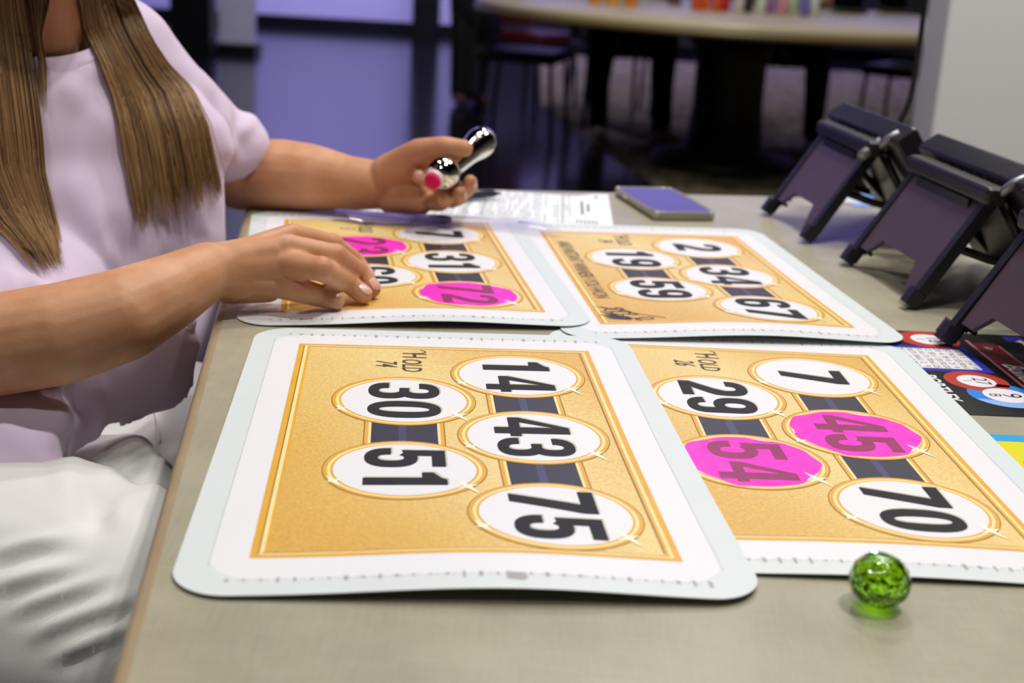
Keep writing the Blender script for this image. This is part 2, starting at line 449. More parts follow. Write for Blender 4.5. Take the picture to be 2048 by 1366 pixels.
def sheet(warp, mats, th=0.0004):
    """the card stock: grey rim and white inner field in one thick warped sheet"""
    b = MB(); nx, ny = 40, 60
    o = Print()
    # top as concentric strips, rounded corners
    outer = rrect(HX, HY, 0.092, 14); perf = rrect(HX-.052, HY-.052, 0.085, 14)
    n = len(outer)
    vs = [(p[0], p[1], 0) for p in outer]+[(p[0], p[1], 0) for p in perf]
    o.b.add(vs, [(i, (i+1) % n, (i+1) % n+n, i+n) for i in range(n)], GREY)
    o.b.add([(p[0], p[1], 0) for p in perf], [tuple(range(n))], WHITE)
    # underside and rim
    o.b.add([(p[0], p[1], -th) for p in outer], [tuple(range(n-1, -1, -1))], GREY)
    o.b.add([(p[0], p[1], 0) for p in outer]+[(p[0], p[1], -th) for p in outer], [(i, i+n, (i+1) % n+n, (i+1) % n) for i in range(n)], GREY)
    return o
def make_card(label, loc, rot, upper, lower, hold, pinks, warp, extra=None, seed=1):
    rnd = random.Random(seed)
    root = thing('bingo_card', label, 'bingo card', loc, rot, 'gold bingo hold cards on the table')
    st = sheet(warp, CM)
    # perforation ticks along the dashed line
    a, b_ = HX-.052, HY-.052
    for side in (-1, 1):
        x = -a+.05
        while x < a-.05: st.b.add([(x, side*b_-.001, LAY), (x+.010, side*b_-.001, LAY), (x+.010, side*b_+.001, LAY), (x, side*b_+.001, LAY)], [(0, 1, 2, 3)], PERF); x += .014
        y = -b_+.05
        while y < b_-.05: st.b.add([(side*a-.0009, y, LAY), (side*a+.0009, y, LAY), (side*a+.0009, y+.011, LAY), (side*a-.0009, y+.011, LAY)], [(0, 1, 2, 3)], PERF); y += .014
    for side in (-1, 1):
        x = -a+.035
        while x < a-.03:
            hgt = rnd.choice((.007, .009, .012, .016, .022)); wd = rnd.choice((.004, .005, .007))
            st.b.add([(x-wd/2, side*b_-hgt*.6, 2*LAY), (x+wd/2, side*b_-hgt*.6, 2*LAY), (x+wd/2, side*b_+hgt*.4, 2*LAY), (x-wd/2, side*b_+hgt*.4, 2*LAY)], [(0, 1, 2, 3)], SMUDGE)
            x += .0265
    if seed == 1:
        st.b.add([(.055, -.694, 2*LAY), (.082, -.699, 2*LAY), (.088, -.690, 2*LAY), (.086, -.672, 2*LAY), (.054, -.668, 2*LAY)], [(0, 1, 2, 3, 4)], SMUDGE)
    st.build('card_sheet', CM, root, warp, 0.04)
    p = Print(); gx, gy = 0.356, 0.597
    p.rect(-gy, gy, -gx, gx, 1, GOLD)
    # bevelled frame of the artwork
    def ring(d0, d1, k, mi, sides='lrtb'):
        if 'l' in sides: p.tris([(-gy+d0, -gx+d0), (gy-d0, -gx+d0), (gy-d1, -gx+d1), (-gy+d1, -gx+d1)], [(0, 1, 2, 3)], k, mi)
        if 'r' in sides: p.tris([(-gy+d0, gx-d0), (gy-d0, gx-d0), (gy-d1, gx-d1), (-gy+d1, gx-d1)], [(0, 1, 2, 3)], k, mi)
        if 't' in sides: p.tris([(-gy+d0, -gx+d0), (-gy+d1, -gx+d1), (-gy+d1, gx-d1), (-gy+d0, gx-d0)], [(0, 1, 2, 3)], k, mi)
        if 'b' in sides: p.tris([(gy-d0, -gx+d0), (gy-d1, -gx+d1), (gy-d1, gx-d1), (gy-d0, gx-d0)], [(0, 1, 2, 3)], k, mi)
    ring(0, .012, 2, GOLD2); ring(.012, .0145, 2, GOLD4, 'l'); ring(.0145, .022, 2, GOLD3, 'l'); ring(.022, .028, 2, GOLD2, 'l')
    ring(.012, .018, 2, GOLD3, 'r'); ring(.018, .024, 2, GOLD2, 'r'); ring(.024, .0275, 2, GOLD4, 'r')
    ring(.012, .017, 2, GOLD3, 't'); ring(.020, .0225, 2, GOLD4, 't'); ring(.012, .017, 2, GOLD3, 'b'); ring(.017, .0195, 2, GOLD4, 'b')
    UT, LT = .162, -.103
    rows = [(UT, [-.388, .010, .424], upper), (LT, [-.199, .205], lower)]
    for (t, ss, nums) in rows:
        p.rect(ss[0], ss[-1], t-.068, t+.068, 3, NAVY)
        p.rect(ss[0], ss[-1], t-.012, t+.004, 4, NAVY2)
        for sg in (-1, 1):
            p.rect(ss[0], ss[-1], *sorted((t+sg*.068, t+sg*.0735)), 4, GOLD3); p.rect(ss[0], ss[-1], *sorted((t+sg*.0735, t+sg*.081)), 4, GOLD2)
            p.rect(ss[0], ss[-1], *sorted((t+sg*.081, t+sg*.0835)), 4, GOLD4)
    dabs = []
    for (t, ss, nums) in rows:
        for s_, num in zip(ss, nums):
            p.disc(s_, t, 0, .1575, 5, GOLD4); p.disc(s_, t, .1475, .1555, 6, GOLD2); p.disc(s_, t, .1415, .1475, 6, GOLD3); p.disc(s_, t, .1365, .1415, 6, GOLD2)
            p.disc(s_, t, 0, .1365, 7, WHITE)
            for (ang, L) in ((math.radians(-38), .045), (math.radians(205), .03)):
                cx, cy = s_+.147*math.sin(ang)*-1, t+.147*math.cos(ang)
                for q in range(4):
                    a_ = q*PI/2+.5; l = L*(1 if q % 2 == 0 else .55)
                    p.poly([(cx+l*math.cos(a_), cy+l*math.sin(a_)), (cx+.006*math.cos(a_+PI/2), cy+.006*math.sin(a_+PI/2)), (cx+.006*math.cos(a_-PI/2), cy+.006*math.sin(a_-PI/2))], 8.3+.05*q, SPARK)
            if num in pinks: dabs.append((s_, t, num))
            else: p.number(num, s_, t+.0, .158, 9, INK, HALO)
    p.text('H', -.524, -.080, .082, 4, SCRIPT, sx=.70, shear=.1, bold=.0008)
    p.stroke([(-.565, -.062), (-.560, -.052), (-.548, -.050), (-.540, -.060), (-.539, -.085)], .0045, 4.2, SCRIPT)
    p.text('OLD', -.446, -.086, .066, 4, SCRIPT, sx=.70, shear=.1, bold=.0008)
    p.text(hold, -.456, -.146, .070, 4, SCRIPT, sx=.66, shear=.25, bold=.0008)
    if extra: extra(p)
    p.build('printed_panel', CM, root, warp, 0.05)
    for (s_, t, num) in dabs:
        d = Print(); n = 72; pts = []
        for i in range(n):
            a_ = 2*PI*i/n
            r = .1385+.004*math.sin(3*a_+seed)+.0035*math.sin(7*a_+2*seed)+.002*math.sin(13*a_)
            pts.append((s_+r*math.cos(a_), t+r*math.sin(a_)))
        d.tris(pts, [tuple(range(n))], 8, PINK)
        d.number(num, s_, t, .158, 9, MAROON)
        d.build('ink_dab', CM, root, warp, 0.05, 'magenta ink dab over the number '+num)
    return root
def wave(a, xc, wx, side, b0=0.0, tx=0.0, ty=0.0):
    """card edge lifted by up to a metres around xc on the near (side -1) or far edge"""
    def f(x, y):
        e = max(0.0, side*y/HY); e = e*e*(3-2*e) if e < 1 else 1
        return b0+a*e*math.exp(-((x-xc)/wx)**2)+tx*(x+HX)/(2*HX)+ty*max(0, y/HY)
    return f
def instant(p):
    p.text('AND\u00b7INSTANT\u00b7WINNER?\u00b7YOU\u00b7WON', -.055, -.300, .062, 4, SCRIPT, sx=.74, shear=.12, bold=.0008)
    # handwritten signature
    def smooth(pts, m=5):
        P_ = [Vector(q) for q in pts]; out = []
        for i in range(len(P_)-1):
            a, b_, c, d = P_[max(i-1, 0)], P_[i], P_[i+1], P_[min(i+2, len(P_)-1)]
            for k in range(m):
                t = k/m; out.append(0.5*((2*b_)+(c-a)*t+(2*a-5*b_+4*c-d)*t*t+(3*b_-a-3*c+d)*t**3))
        return out+[P_[-1]]
    sg = [[(.505, -.342), (.528, -.262), (.520, -.330), (.545, -.258), (.538, -.325), (.556, -.262)],
          [(.420, -.322), (.440, -.292), (.425, -.276), (.450, -.262), (.436, -.300), (.460, -.318), (.470, -.280), (.452, -.268), (.478, -.248), (.470, -.290), (.490, -.306), (.500, -.262), (.482, -.252), (.506, -.236), (.500, -.272), (.522, -.280)],
          [(.470, -.335), (.500, -.290), (.492, -.325), (.515, -.285), (.510, -.318), (.530, -.272), (.545, -.245), (.556, -.218), (.548, -.200), (.534, -.208), (.536, -.236), (.552, -.250), (.566, -.236)],
          [(.412, -.338), (.455, -.285), (.500, -.225), (.543, -.166)]]
    for q, wd in zip(sg, (.0065, .0055, .0055, .0042)): p.stroke(smooth(q), wd, 5, PEN)
def cpos(x, y): return (x*S, y*S, TT+0.0006)
make_card('bingo card nearest the camera with 14, 43, 75, 30 and 51 all undaubed', cpos(-.1063, 2.6574), .0955, ['14', '43', '75'], ['30', '51'], '74', [],
          wave(.006, .05, .28, -1, .0012, .0012, .0015), None, 1)
make_card('bingo card at the right front with 45 and 54 dabbed magenta', cpos(.5912, 2.8219), .04, ['7', '45', '70'], ['29', '54'], '26', ['45', '54'],
          wave(.003, .05, .3, -1, 0), None, 2)
make_card('bingo card under the resting hand with 23 and 72 dabbed magenta', cpos(-.3629, 4.1608), .1664, ['7', '31', '72'], ['23', '60'], '5', ['23', '72'],
          wave(.0042, .05, .25, -1, .0006, .0022), None, 3)
make_card('signed bingo card at the back right with an instant winner line, beside the tablet stands', cpos(.5054, 4.1969), .1362, ['2', '34', '67'], ['19', '59'], '34', [],
          wave(.0055, .05, .3, -1, .0012, .0005), instant, 4)

# ------------------------------------------------------------------ things lying on the table
def curl(x, y): return 0.0
def flat(x, y): return 0.0
def plane_quad(pts, z):          # world outline -> (origin, local outline)
    c = sum((Vector((p[0], p[1], 0)) for p in pts), Vector())/len(pts)
    return c, [(p[0]-c.x, p[1]-c.y) for p in pts]
m_paper = mat('white paper', 'dfe0e6', 0.6)
m_print = mat('grey print', '7d7f8c', 0.6)
m_print2 = mat('dark print', '3f4150', 0.6)

# printed form, letter size, under the pen
O = Vector((0.1, 1.565, 0))
fx = Vector((0.106+0.0, 0.019, 0)).normalized()
fx = Vector((0.995, -0.02, 0)).normalized(); fy = Vector((-fx.y, fx.x, 0))
cTR = Vector(PZ(1216, 390, TT)); cTR.z = 0
form = Print()
FW, FH = 0.275, 0.205
b = MB()
def fwarp(x, y):
    wp = cTR + fx*(x-FW/2) + fy*(y-FH/2)
    over = -((Vector((wp.x, wp.y, 0))-cornerT).dot(Vector((-ey.x, -ey.y, 0))))*-1 - 0.004
    return -1.6*max(0, over)-18*max(0, over-.004)**2 + fwarp0(x, y)
def fwarp0(x, y): return 0.004*math.exp(-((x+0.05)/0.05)**2)*max(0, (y-0.06)/0.04) + 0.0035*max(0, (-y-0.06)/0.045)*math.exp(-((x-0.0)/0.06)**2)
class LocalPrint:
    """flat artwork in metres in the sheet's own x / y"""
    def __init__(s): s.b = MB()
    def poly(s, pts, k, mi):
        tri = tessellate_polygon([[Vector((p[0], p[1], 0)) for p in pts]])
        s.tris(pts, tri, k, mi)
    def tris(s, pts, tri, k, mi):
        fs = []
        for f in tri:
            a = 0
            for i in range(len(f)):
                p, q = pts[f[i]], pts[f[(i+1) % len(f)]]; a += p[0]*q[1]-q[0]*p[1]
            fs.append(tuple(f) if a > 0 else tuple(reversed(f)))
        s.b.add([(p[0], p[1], k*LAY) for p in pts], fs, mi)
    def rect(s, x0, x1, y0, y1, k, mi): s.tris([(x0, y0), (x1, y0), (x1, y1), (x0, y1)], [(0, 1, 2, 3)], k, mi)
    def disc(s, cx, cy, r, k, mi, n=48): s.tris([(cx+r*math.cos(2*PI*i/n), cy+r*math.sin(2*PI*i/n)) for i in range(n)], [tuple(range(n))], k, mi)
    def text(s, txt, cx, cy, size, k, mi, rot=0.0, sx=1.0, bold=0.0, shear=0.0):
        vs, fs = text_mesh(txt, size, bold, shear); c, n_ = math.cos(rot), math.sin(rot)
        s.tris([(cx+v.x*sx*c-v.y*n_, cy+v.x*sx*n_+v.y*c) for v in vs], fs, k, mi)
    def sheet(s, w, h, th, mi):
        s.rect(-w/2, w/2, -h/2, h/2, 0, mi)
        b = s.b; p = [(-w/2, -h/2), (w/2, -h/2), (w/2, h/2), (-w/2, h/2)]
        b.add([(*q, 0) for q in p]+[(*q, -th) for q in p], [(i, i+4, (i+1) % 4+4, (i+1) % 4) for i in range(4)]+[(7, 6, 5, 4)], mi)
    def build(s, name, mats, warp, step, loc, rot, parent=None):
        me = s.b.mesh(name, mats); bm = bmesh.new(); bm.from_mesh(me)
        if step:
            for ax in (0, 1):
                lo = min(v.co[ax] for v in bm.verts); hi = max(v.co[ax] for v in bm.verts); x = math.ceil(lo/step)*step
                while x < hi:
                    co = Vector((0, 0, 0)); no = Vector((0, 0, 0)); co[ax] = x+1e-5; no[ax] = 1
                    bmesh.ops.bisect_plane(bm, geom=bm.verts[:]+bm.edges[:]+bm.faces[:], plane_co=co, plane_no=no, dist=1e-7); x += step
        for v in bm.verts: v.co.z += warp(v.co.x, v.co.y)
        bm.to_mesh(me); bm.free(); me.update()
        o = bpy.data.objects.new(name, me); C.objects.link(o); o.location = loc; o.rotation_euler = (0, 0, rot)
        if parent: o.parent = parent
        return o
lp = LocalPrint(); lp.sheet(FW, FH, 0.0002, 0)
rnd = random.Random(5)
# rows of print run across the sheet's short side, so they stand upright in the reader's view
x = -FW/2+0.02
while x < FW/2-0.045:
    if rnd.random() < 0.9:
        y = FH/2-0.012
        while y > -FH/2+0.014:
            L = rnd.uniform(0.01, 0.05); y2 = max(-FH/2+0.012, y-L)
            if rnd.random() < 0.8: lp.rect(x, x+0.0011, y2, y, 1, 1)
            y = y2-rnd.uniform(0.002, 0.01)
    if rnd.random() < 0.12: lp.rect(x-.0016, x-.0009, -FH/2+.012, FH/2-.012, 1, 2)
    x += 0.0034
for k in range(6):
    lp.rect(FW/2-0.04+k*0.0042, FW/2-0.04+k*0.0042+0.0018, -FH/2+0.02, -FH/2+0.035, 1, 2)
lp.rect(FW/2-0.034, FW/2-0.0315, -0.035, 0.045, 1, 2); lp.rect(FW/2-0.027, FW/2-0.0245, -0.015, 0.03, 1, 2); lp.rect(FW/2-0.017, FW/2-0.013, FH/2-0.03, FH/2-0.018, 1, 2)
fc = cTR - fx*FW/2 - fy*FH/2
frot = math.atan2(fx.y, fx.x)
o = lp.build('printed_form', [m_paper, m_print, m_print2], fwarp, 0.02, (fc.x, fc.y, TT+0.0008), frot)
tag(o, 'printed white paper form lying under the dark pen at the table edge', 'paper')

# pen
m_penb = mat('dark teal pen plastic', '1b2a33', 0.25); m_penm = mat('pen clip metal', '9aa0a5', 0.25, metal=1.0)
p0 = Vector(PZ(895, 394, TT+0.007)); p1 = Vector(PZ(1003, 388, TT+0.007))
pd = (p1-p0); L = pd.length+0.05; 
pen = thing('pen', 'dark ballpoint pen lying on the printed form beyond the hand', 'pen', (p1.x, p1.y, TT+0.0068+0.0012), math.atan2(-pd.y, -pd.x))
b = MB(); b.tube([(0.012, 0, 0), (0.03, 0, 0), (0.1, 0, 0), (0.135, 0, 0)], [0.0042, 0.0054, 0.0054, 0.005], 16); b.build('barrel', m_penb, pen)
b = MB(); b.tube([(0.0, 0, 0), (0.004, 0, 0), (0.012, 0, 0)], [0.0009, 0.0016, 0.0042], 12); b.build('tip', m_penb, pen)
b = MB(); b.box((0.112, 0, 0.0065), (0.042, 0.003, 0.0012)); b.box((0.132, 0, 0.0055), (0.003, 0.003, 0.003)); b.build('clip', m_penm, pen)

# phone
q1 = Vector(PZ(1308, 442, TT)); q2 = Vector(PZ(1430, 443, TT)); q3 = Vector(PZ(1281, 384, TT)); 
px_ = (q2-q1); px_.z = 0; px_.normalize(); py_ = Vector((-px_.y, px_.x, 0))
PHW, PHL, PHT = 0.073, 0.152, 0.0105
pc = q1 + px_*PHW/2 + py_*PHL/2
m_phone = mat('phone body', '191a22', 0.3); m_screen = mat('dark glass screen', '0e0f16', 0.08, spec=0.3)
m_case = mat('clear phone case rim', 'c9c4b6', 0.12, trans=0.35, coat=0.6); m_lens = mat('case bumper', 'e6e2d6', 0.1, coat=1.0)
phone = thing('phone', 'phone in a clear case lying face up at the far edge of the table', 'phone', (pc.x, pc.y, TT), math.atan2(px_.y, px_.x))
b = MB(); b.prism(rrect(PHW/2-.002, PHL/2-.002, .010), .0012, PHT-.0012); b.build('body', m_phone, phone, bevel=.001)
b = MB(); b.prism(rrect(PHW/2-.0032, PHL/2-.0032, .009), PHT-.0012, PHT-.0006); b.build('screen', m_screen, phone)
b = MB()
ro, ri = rrect(PHW/2, PHL/2, .012, 8), rrect(PHW/2-.0021, PHL/2-.0021, .010, 8); n = len(ro)
vs = []
for (r_, z) in ((ro, .001), (ro, PHT-.001), (ro, PHT), (ri, PHT), (ri, .001)): vs += [(p[0], p[1], z) for p in r_]
b.add(vs, [(i+k*n, (i+1) % n+k*n, (i+1) % n+((k+1) % 5)*n, i+((k+1) % 5)*n) for k in range(5) for i in range(n)], 0, True)
for (sx, sy) in ((1, 1), (-1, 1), (-1, -1), (1, -1)):
    b.lathe([(0, -.0055), (.0035, -.005), (.0045, 0), (.0035, .005), (0, .0055)], 16, 0, Matrix.Translation((sx*(PHW/2-.0045), sy*(PHL/2-.0045), .0058)))
b.build('clear_case', m_case, phone)
b = MB()
b.build('unused', m_lens, phone) if False else None
for (sx, sy) in ((1, 0.025), (1, 0.04), (-1, 0.03)):
    b = MB(); b.box((sx*(PHW/2+.0004), sy, .006), (.0012, .011, .003)); b.build('button', m_lens, phone, bevel=.0004)

# curled clear plastic sleeve, violet reflection painted into its colour, under the raised hand
def film_mat():
    m = bpy.data.materials.new('clear plastic film'); m.use_nodes = True; n = N(m)
    b_ = n.b; b_.inputs['Base Color'].default_value = (*lin('a9a3d8'), 1); b_.inputs['Roughness'].default_value = 0.12
    b_.inputs['Alpha'].default_value = 0.30; b_.inputs['Coat Weight'].default_value = 0.6
    return m
m_film = film_mat(); m_roll = mat('plastic roll with painted violet sheen', '7468b4', 0.45)
b = MB()
path = [PZ(x, y, TT+0.010) for (x, y) in ((672, 425), (730, 431), (790, 436), (850, 438), (890, 439), (903, 440))]
sl = thing('plastic_sleeve', 'curled clear plastic sleeve with painted violet sheen on its roll at the far edge of the hand card', 'sleeve', (path[2].x, path[2].y, TT+0.004))
ob_ = Vector(sl.location)
b.tube([Vector(p)-ob_ for p in path], [.004, .005, .0052, .0052, .005, .003], 14); b.build('rolled_edge', m_roll, sl)
b = MB(); nu, nv = 14, 8; vs = []
for i in range(nu+1):
    for j in range(nv+1):
        u, v = i/nu, j/nv
        near = Vector(PZ(700+430*u, 441+24*u+3*math.sin(u*9), TT+0.0065)); far = Vector(PZ(690+360*u, 430+4*u, TT+0.0085))
        q = near.lerp(far, v); q.z += .0035*math.sin(v*PI)+.001*math.sin(9*u+4*v); vs.append(q-ob_)
b.add(vs, [(i*(nv+1)+j, (i+1)*(nv+1)+j, (i+1)*(nv+1)+j+1, i*(nv+1)+j+1) for i in range(nu) for j in range(nv)], 0, True)
b.build('film', m_film, sl)

# ------------------------------------------------------------------ black bingo tablets on kickstands
m_plast = mat('black ribbed plastic', '17161a', 0.42, var=0.2, vscale=60, bump=0.25, bscale=900)
m_panel = mat('dull plum black plastic', '493a42', 0.40, var=0.22, vscale=18, bump=0.2, bscale=700)
m_tabs = mat('black tablet shell', '22212a', 0.27, var=0.1, vscale=20)
m_hinge = mat('grey metal hinge', '8e9096', 0.35, metal=0.6)
m_scr = mat('tablet glass', '08080b', 0.08, spec=0.8)
def tablet_stand(far, near, label, z0=TT):
    far = Vector((far[0], far[1], 0)); near = Vector((near[0], near[1], 0))
    yv = (far-near); W = yv.length; yv.normalize(); xv = Vector((yv.y, -yv.x, 0))     # +x away from the cards
    mid = (far+near)/2; z0 = z0+.0035
    rotz = math.atan2(xv.y, xv.x)
    t = thing('tablet_stand', label, 'bingo tablet', (mid.x, mid.y, z0), rotz, 'black bingo tablets on kickstands')
    TX, TZ = 0.060, 0.095
    L = math.hypot(TX, TZ); ux = Vector((TX/L, 0, TZ/L)); nn = Vector((-TZ/L, 0, TX/L))   # up the panel, outward normal
    Mp = Matrix(((0, ux.x, nn.x, 0), (-1, ux.y, nn.y, 0), (0, ux.z, nn.z, 0), (0, 0, 0, 1)))  # local (a,b,c) -> a along -y, b up panel
    hw = W/2
    out = [(-hw+.012, .020), (-hw+.030, .020), (-hw+.044, .036), (hw-.042, .036), (hw-.024, .006), (hw-.010, .006), (hw-.004, L), (-hw+.010, L)]
    b = MB(); b.prism(out, -.002, .002, 0, Mp); b.build('kickstand_panel', m_panel, t, bevel=.0008)
    # side rails ending in rubber feet
    for sg in (-1, 1):
        b = MB(); a = sg*(hw-.004)
        vs = [(a-.005, .004), (a+.005, .004), (a+.005-.001*sg, L), (a-.005-.001*sg, L)]
        b.prism(vs, -.007, .0035, 0, Mp); b.build('leg', m_plast, t, bevel=.001)
        b = MB(); b.prism([(a-.006, .0), (a+.006, .0), (a+.006, .016), (a-.006, .016)], -.005, .007, 0, Mp); ft = b.build('foot', m_plast, t, bevel=.0015)
        b = MB(); b.prism([(a-sg*.010-.006, .018), (a-sg*.010+.006, .018), (a-sg*.010+.006, .022), (a-sg*.010-.006, .022)], -.010, -.006, 0, Mp)
        b.prism([(a-sg*.010-.006, .026), (a-sg*.010+.006, .026), (a-sg*.010+.006, .029), (a-sg*.010-.006, .029)], -.010, -.006, 0, Mp)
        b.prism([(a-sg*.003-.004, .016), (a-sg*.003+.004, .016), (a-sg*.003+.004, .032), (a-sg*.003-.004, .032)], -.008, -.004, 0, Mp); b.build('latch_tab', m_plast, t)
    # flag tab beside the far foot
    b = MB(); b.prism([(-hw-.012, .004), (-hw-.002, .004), (-hw-.002, .018), (-hw-.012, .018)], -.001, .003, 0, Mp); b.build('side_tab', m_panel, t, bevel=.0008)
    # hinge housing along the top
    b = MB(); b.box((TX+.001, 0, TZ+.005), (.020, W+.016, .017)); b.build('hinge_housing', m_plast, t, bevel=.005, seg=3)
    b = MB(); b.box((TX-.0065, 0, TZ-.008), (.006, W-.05, .010)); b.build('slot_shade', m_black, t)  # black block standing in for the shaded recess below the hinge
    b = MB()
    b.tube([(TX+.002, -hw-.002, TZ+.004), (TX+.012, -hw-.010, TZ+.018), (TX+.020, -hw-.014, TZ+.025)], [.0042, .0042, .0032], 10)
    b.build('hinge_pin', m_hinge, t)
    # the tablet leans away from the players' side
    th = 0.026; top = Vector((TX+.020, 0, TZ+.026)); bot = Vector((TX+.095, 0, .016)); dv = (top-bot); TL = dv.length; dv.normalize()
    R = Matrix((( -dv.z, 0, dv.x), (0, -1, 0), (dv.x, 0, dv.z)))
    R = Matrix(((dv.z, 0, dv.x), (0, 1, 0), (-dv.x, 0, dv.z)))
    c = (top+bot)/2
    b = MB(); b.box(c, (th, W+.062, TL), 0, R); b.build('tablet', m_tabs, t, bevel=.004, seg=3)
    b = MB(); b.box(c+R @ Vector((th/2+.0003, 0, 0)), (.001, W+.015, TL-.03), 0, R); b.build('screen', m_scr, t)
    b = MB()
    for k in range(-3, 4): b.box(top+R @ Vector((-th/2-.0005, k*.022, -.012)), (.002, .012, .010), 0, R)
    b.build('vent_rib', m_plast, t)
    # struts from the hinge down to the tablet foot
    for sg in (-1, 1):
        b = MB(); yy = sg*(hw-.018)
        b.tube([(TX+.018, yy, TZ-.002), (TX+.045, yy, TZ*.55), (TX+.085, yy, .016), (TX+.105, yy, .007)], [.0075, .006, .006, .006], 8, flat=.7)
        b.tube([(TX-.025, yy, TZ*.55), (TX+.015, yy, TZ*.42), (TX+.055, yy, TZ*.33)], .004, 8)
        b.build('strut', m_plast, t)
    return t
tablet_stand((.285, 1.584), (.3046, 1.433), 'black tablet on a kickstand farthest along the row, beside the white column')
tablet_stand((.326, 1.342), (.347, 1.175), 'black tablet on a kickstand in the middle of the row, whole panel in view')
tablet_stand((.344, 1.068), (.368, .905), 'black tablet on a kickstand nearest the camera, standing on the black flyer')

# cable hanging by the column to the first tablet
b = MB()
pts = [PY(1853, -40, 1.75), PY(1843, 60, 1.70), PY(1828, 160, 1.62), PY(1814, 215, 1.56), PY(1790, 256, 1.50), PY(1770, 275, 1.46), PY(1752, 292, 1.445)]
def spline(pts, m=6):
    out = []
    P_ = [Vector(p) for p in pts]
    for i in range(len(P_)-1):
        a, b_, c, d = P_[max(i-1, 0)], P_[i], P_[i+1], P_[min(i+2, len(P_)-1)]
        for k in range(m):
            t = k/m; out.append(0.5*((2*b_)+(c-a)*t+(2*a-5*b_+4*c-d)*t*t+(3*b_-a-3*c+d)*t**3))
    out.append(P_[-1]); return out
cb = thing('power_cable', 'black cable hanging in front of the white column to the farthest tablet', 'cable', (pts[-1].x, pts[-1].y, pts[-1].z))
o0 = Vector(cb.location)
b.tube([p-o0 for p in spline(pts)]+[], .0032, 10); b.build('cord', mat('matte black rubber', '040405', 0.9, spec=0.1), cb)
b = MB(); e = [PY(1782, 263, 1.49), PY(1752, 290, 1.445), PY(1722, 312, 1.432)]; b.tube([Vector(p)-o0 for p in e], [.0042, .0052, .0056], 10); b.build('connector', m_hinge, cb)

# ------------------------------------------------------------------ flyers on the right
m_fblk = mat('black glossy flyer', '141417', 0.3); m_fblue = mat('flyer blue', '2a2f9e', 0.3); m_fred = mat('flyer red ball', 'b3362f', 0.3)
m_fdred = mat('flyer dark red', '6e1a1c', 0.3); m_fsky = mat('flyer sky blue', '2e7ed6', 0.3); m_fsky2 = mat('flyer pale blue', '86b0ec', 0.3)
m_fwht = mat('flyer white', 'e3e0e6', 0.3); m_fink = mat('flyer ink', '1d1c22', 0.3); m_fyel = mat('flyer yellow', 'd9d21a', 0.3); m_fcyan = mat('flyer cyan', '2b9fd4', 0.3)
m_fpink = mat('flyer pink ink', 'c97a86', 0.3); m_fgrey = mat('flyer grey', '9a9aa2', 0.3); m_fol = mat('flyer olive ink', '8a8410', 0.3)
FM = [m_fblk, m_fblue, m_fred, m_fdred, m_fsky, m_fsky2, m_fwht, m_fink, m_fyel, m_fcyan, m_fpink, m_fgrey, m_fol]
TL_ = Vector(PZ(1780, 661, TT)); B_ = Vector(PZ(2002, 833, TT)); TR_ = Vector(PZ(2048, 671, TT))
gx_ = (TR_-TL_); gx_.z = 0; gx_.normalize(); gx_ = Vector((0.9985, 0.055, 0)).normalized(); gy_ = Vector((-gx_.y, gx_.x, 0))
FLW, FLH = 0.28, (TL_-B_).dot(gy_)
org = B_ + gy_*FLH; org = org - gx_*(org-TL_).dot(gx_) - gx_*0.06
fcx = org + gx_*FLW/2 - gy_*FLH/2
grot = math.atan2(gx_.y, gx_.x)
def fl(px, py):
    q = Vector(PZ(px, py, TT+.0006)); q = q - Vector((fcx.x, fcx.y, q.z)); return (q.dot(gx_), q.dot(gy_))
lp = LocalPrint(); lp.sheet(FLW, FLH, .0002, 0)
R90 = -PI/2
g = [fl(1801, 696), fl(1901, 696), fl(1963, 737), fl(1858, 738)]
x0 = min(fl(1801, 696)[0], fl(1858, 738)[0])-.004; gx0, gx1 = fl(1800, 697)[0], fl(1962, 737)[0]; gy0, gy1 = fl(1900, 737)[1], fl(1860, 697)[1]
gx0 = gx0-.004
lp.rect(gx0-.006, gx1+.007, gy0-.007, gy1+.007, 1, 1); lp.rect(gx0, gx1, gy0, gy1, 2, 6)
rnd = random.Random(3)
for r_ in range(7):
    for c_ in range(6):
        nn_ = str(rnd.randint(1, 75)); lp.text(nn_, gx0+(gx1-gx0)*(r_+.5)/7, gy0+(gy1-gy0)*(c_+.5)/6, .0075, 3, 10 if (r_, c_) == (3, 3) else 7, R90)
def ball(px, py, rad, rim, rim2, inner, num, let, numsize=.016):
    cx, cy = fl(px, py)
    lp.disc(cx, cy, rad, 2, rim); lp.tris([(cx+rad*math.cos(a), cy+rad*math.sin(a)) for a in [math.radians(200+k*8) for k in range(17)]], [tuple(range(17))], 3, rim2)
    lp.disc(cx, cy, rad*.60, 4, inner); lp.text(let, cx-rad*.30, cy, numsize*.62, 5, 7, R90); lp.text(num, cx+rad*.14, cy, numsize, 5, 7, R90)
ball(1858, 679, .0245, 2, 2, 6, '12', 'I'); ball(1953, 762, .0235, 2, 2, 6, '27', 'I'); ball(2012, 791, .027, 4, 5, 6, '9', 'B', .02)
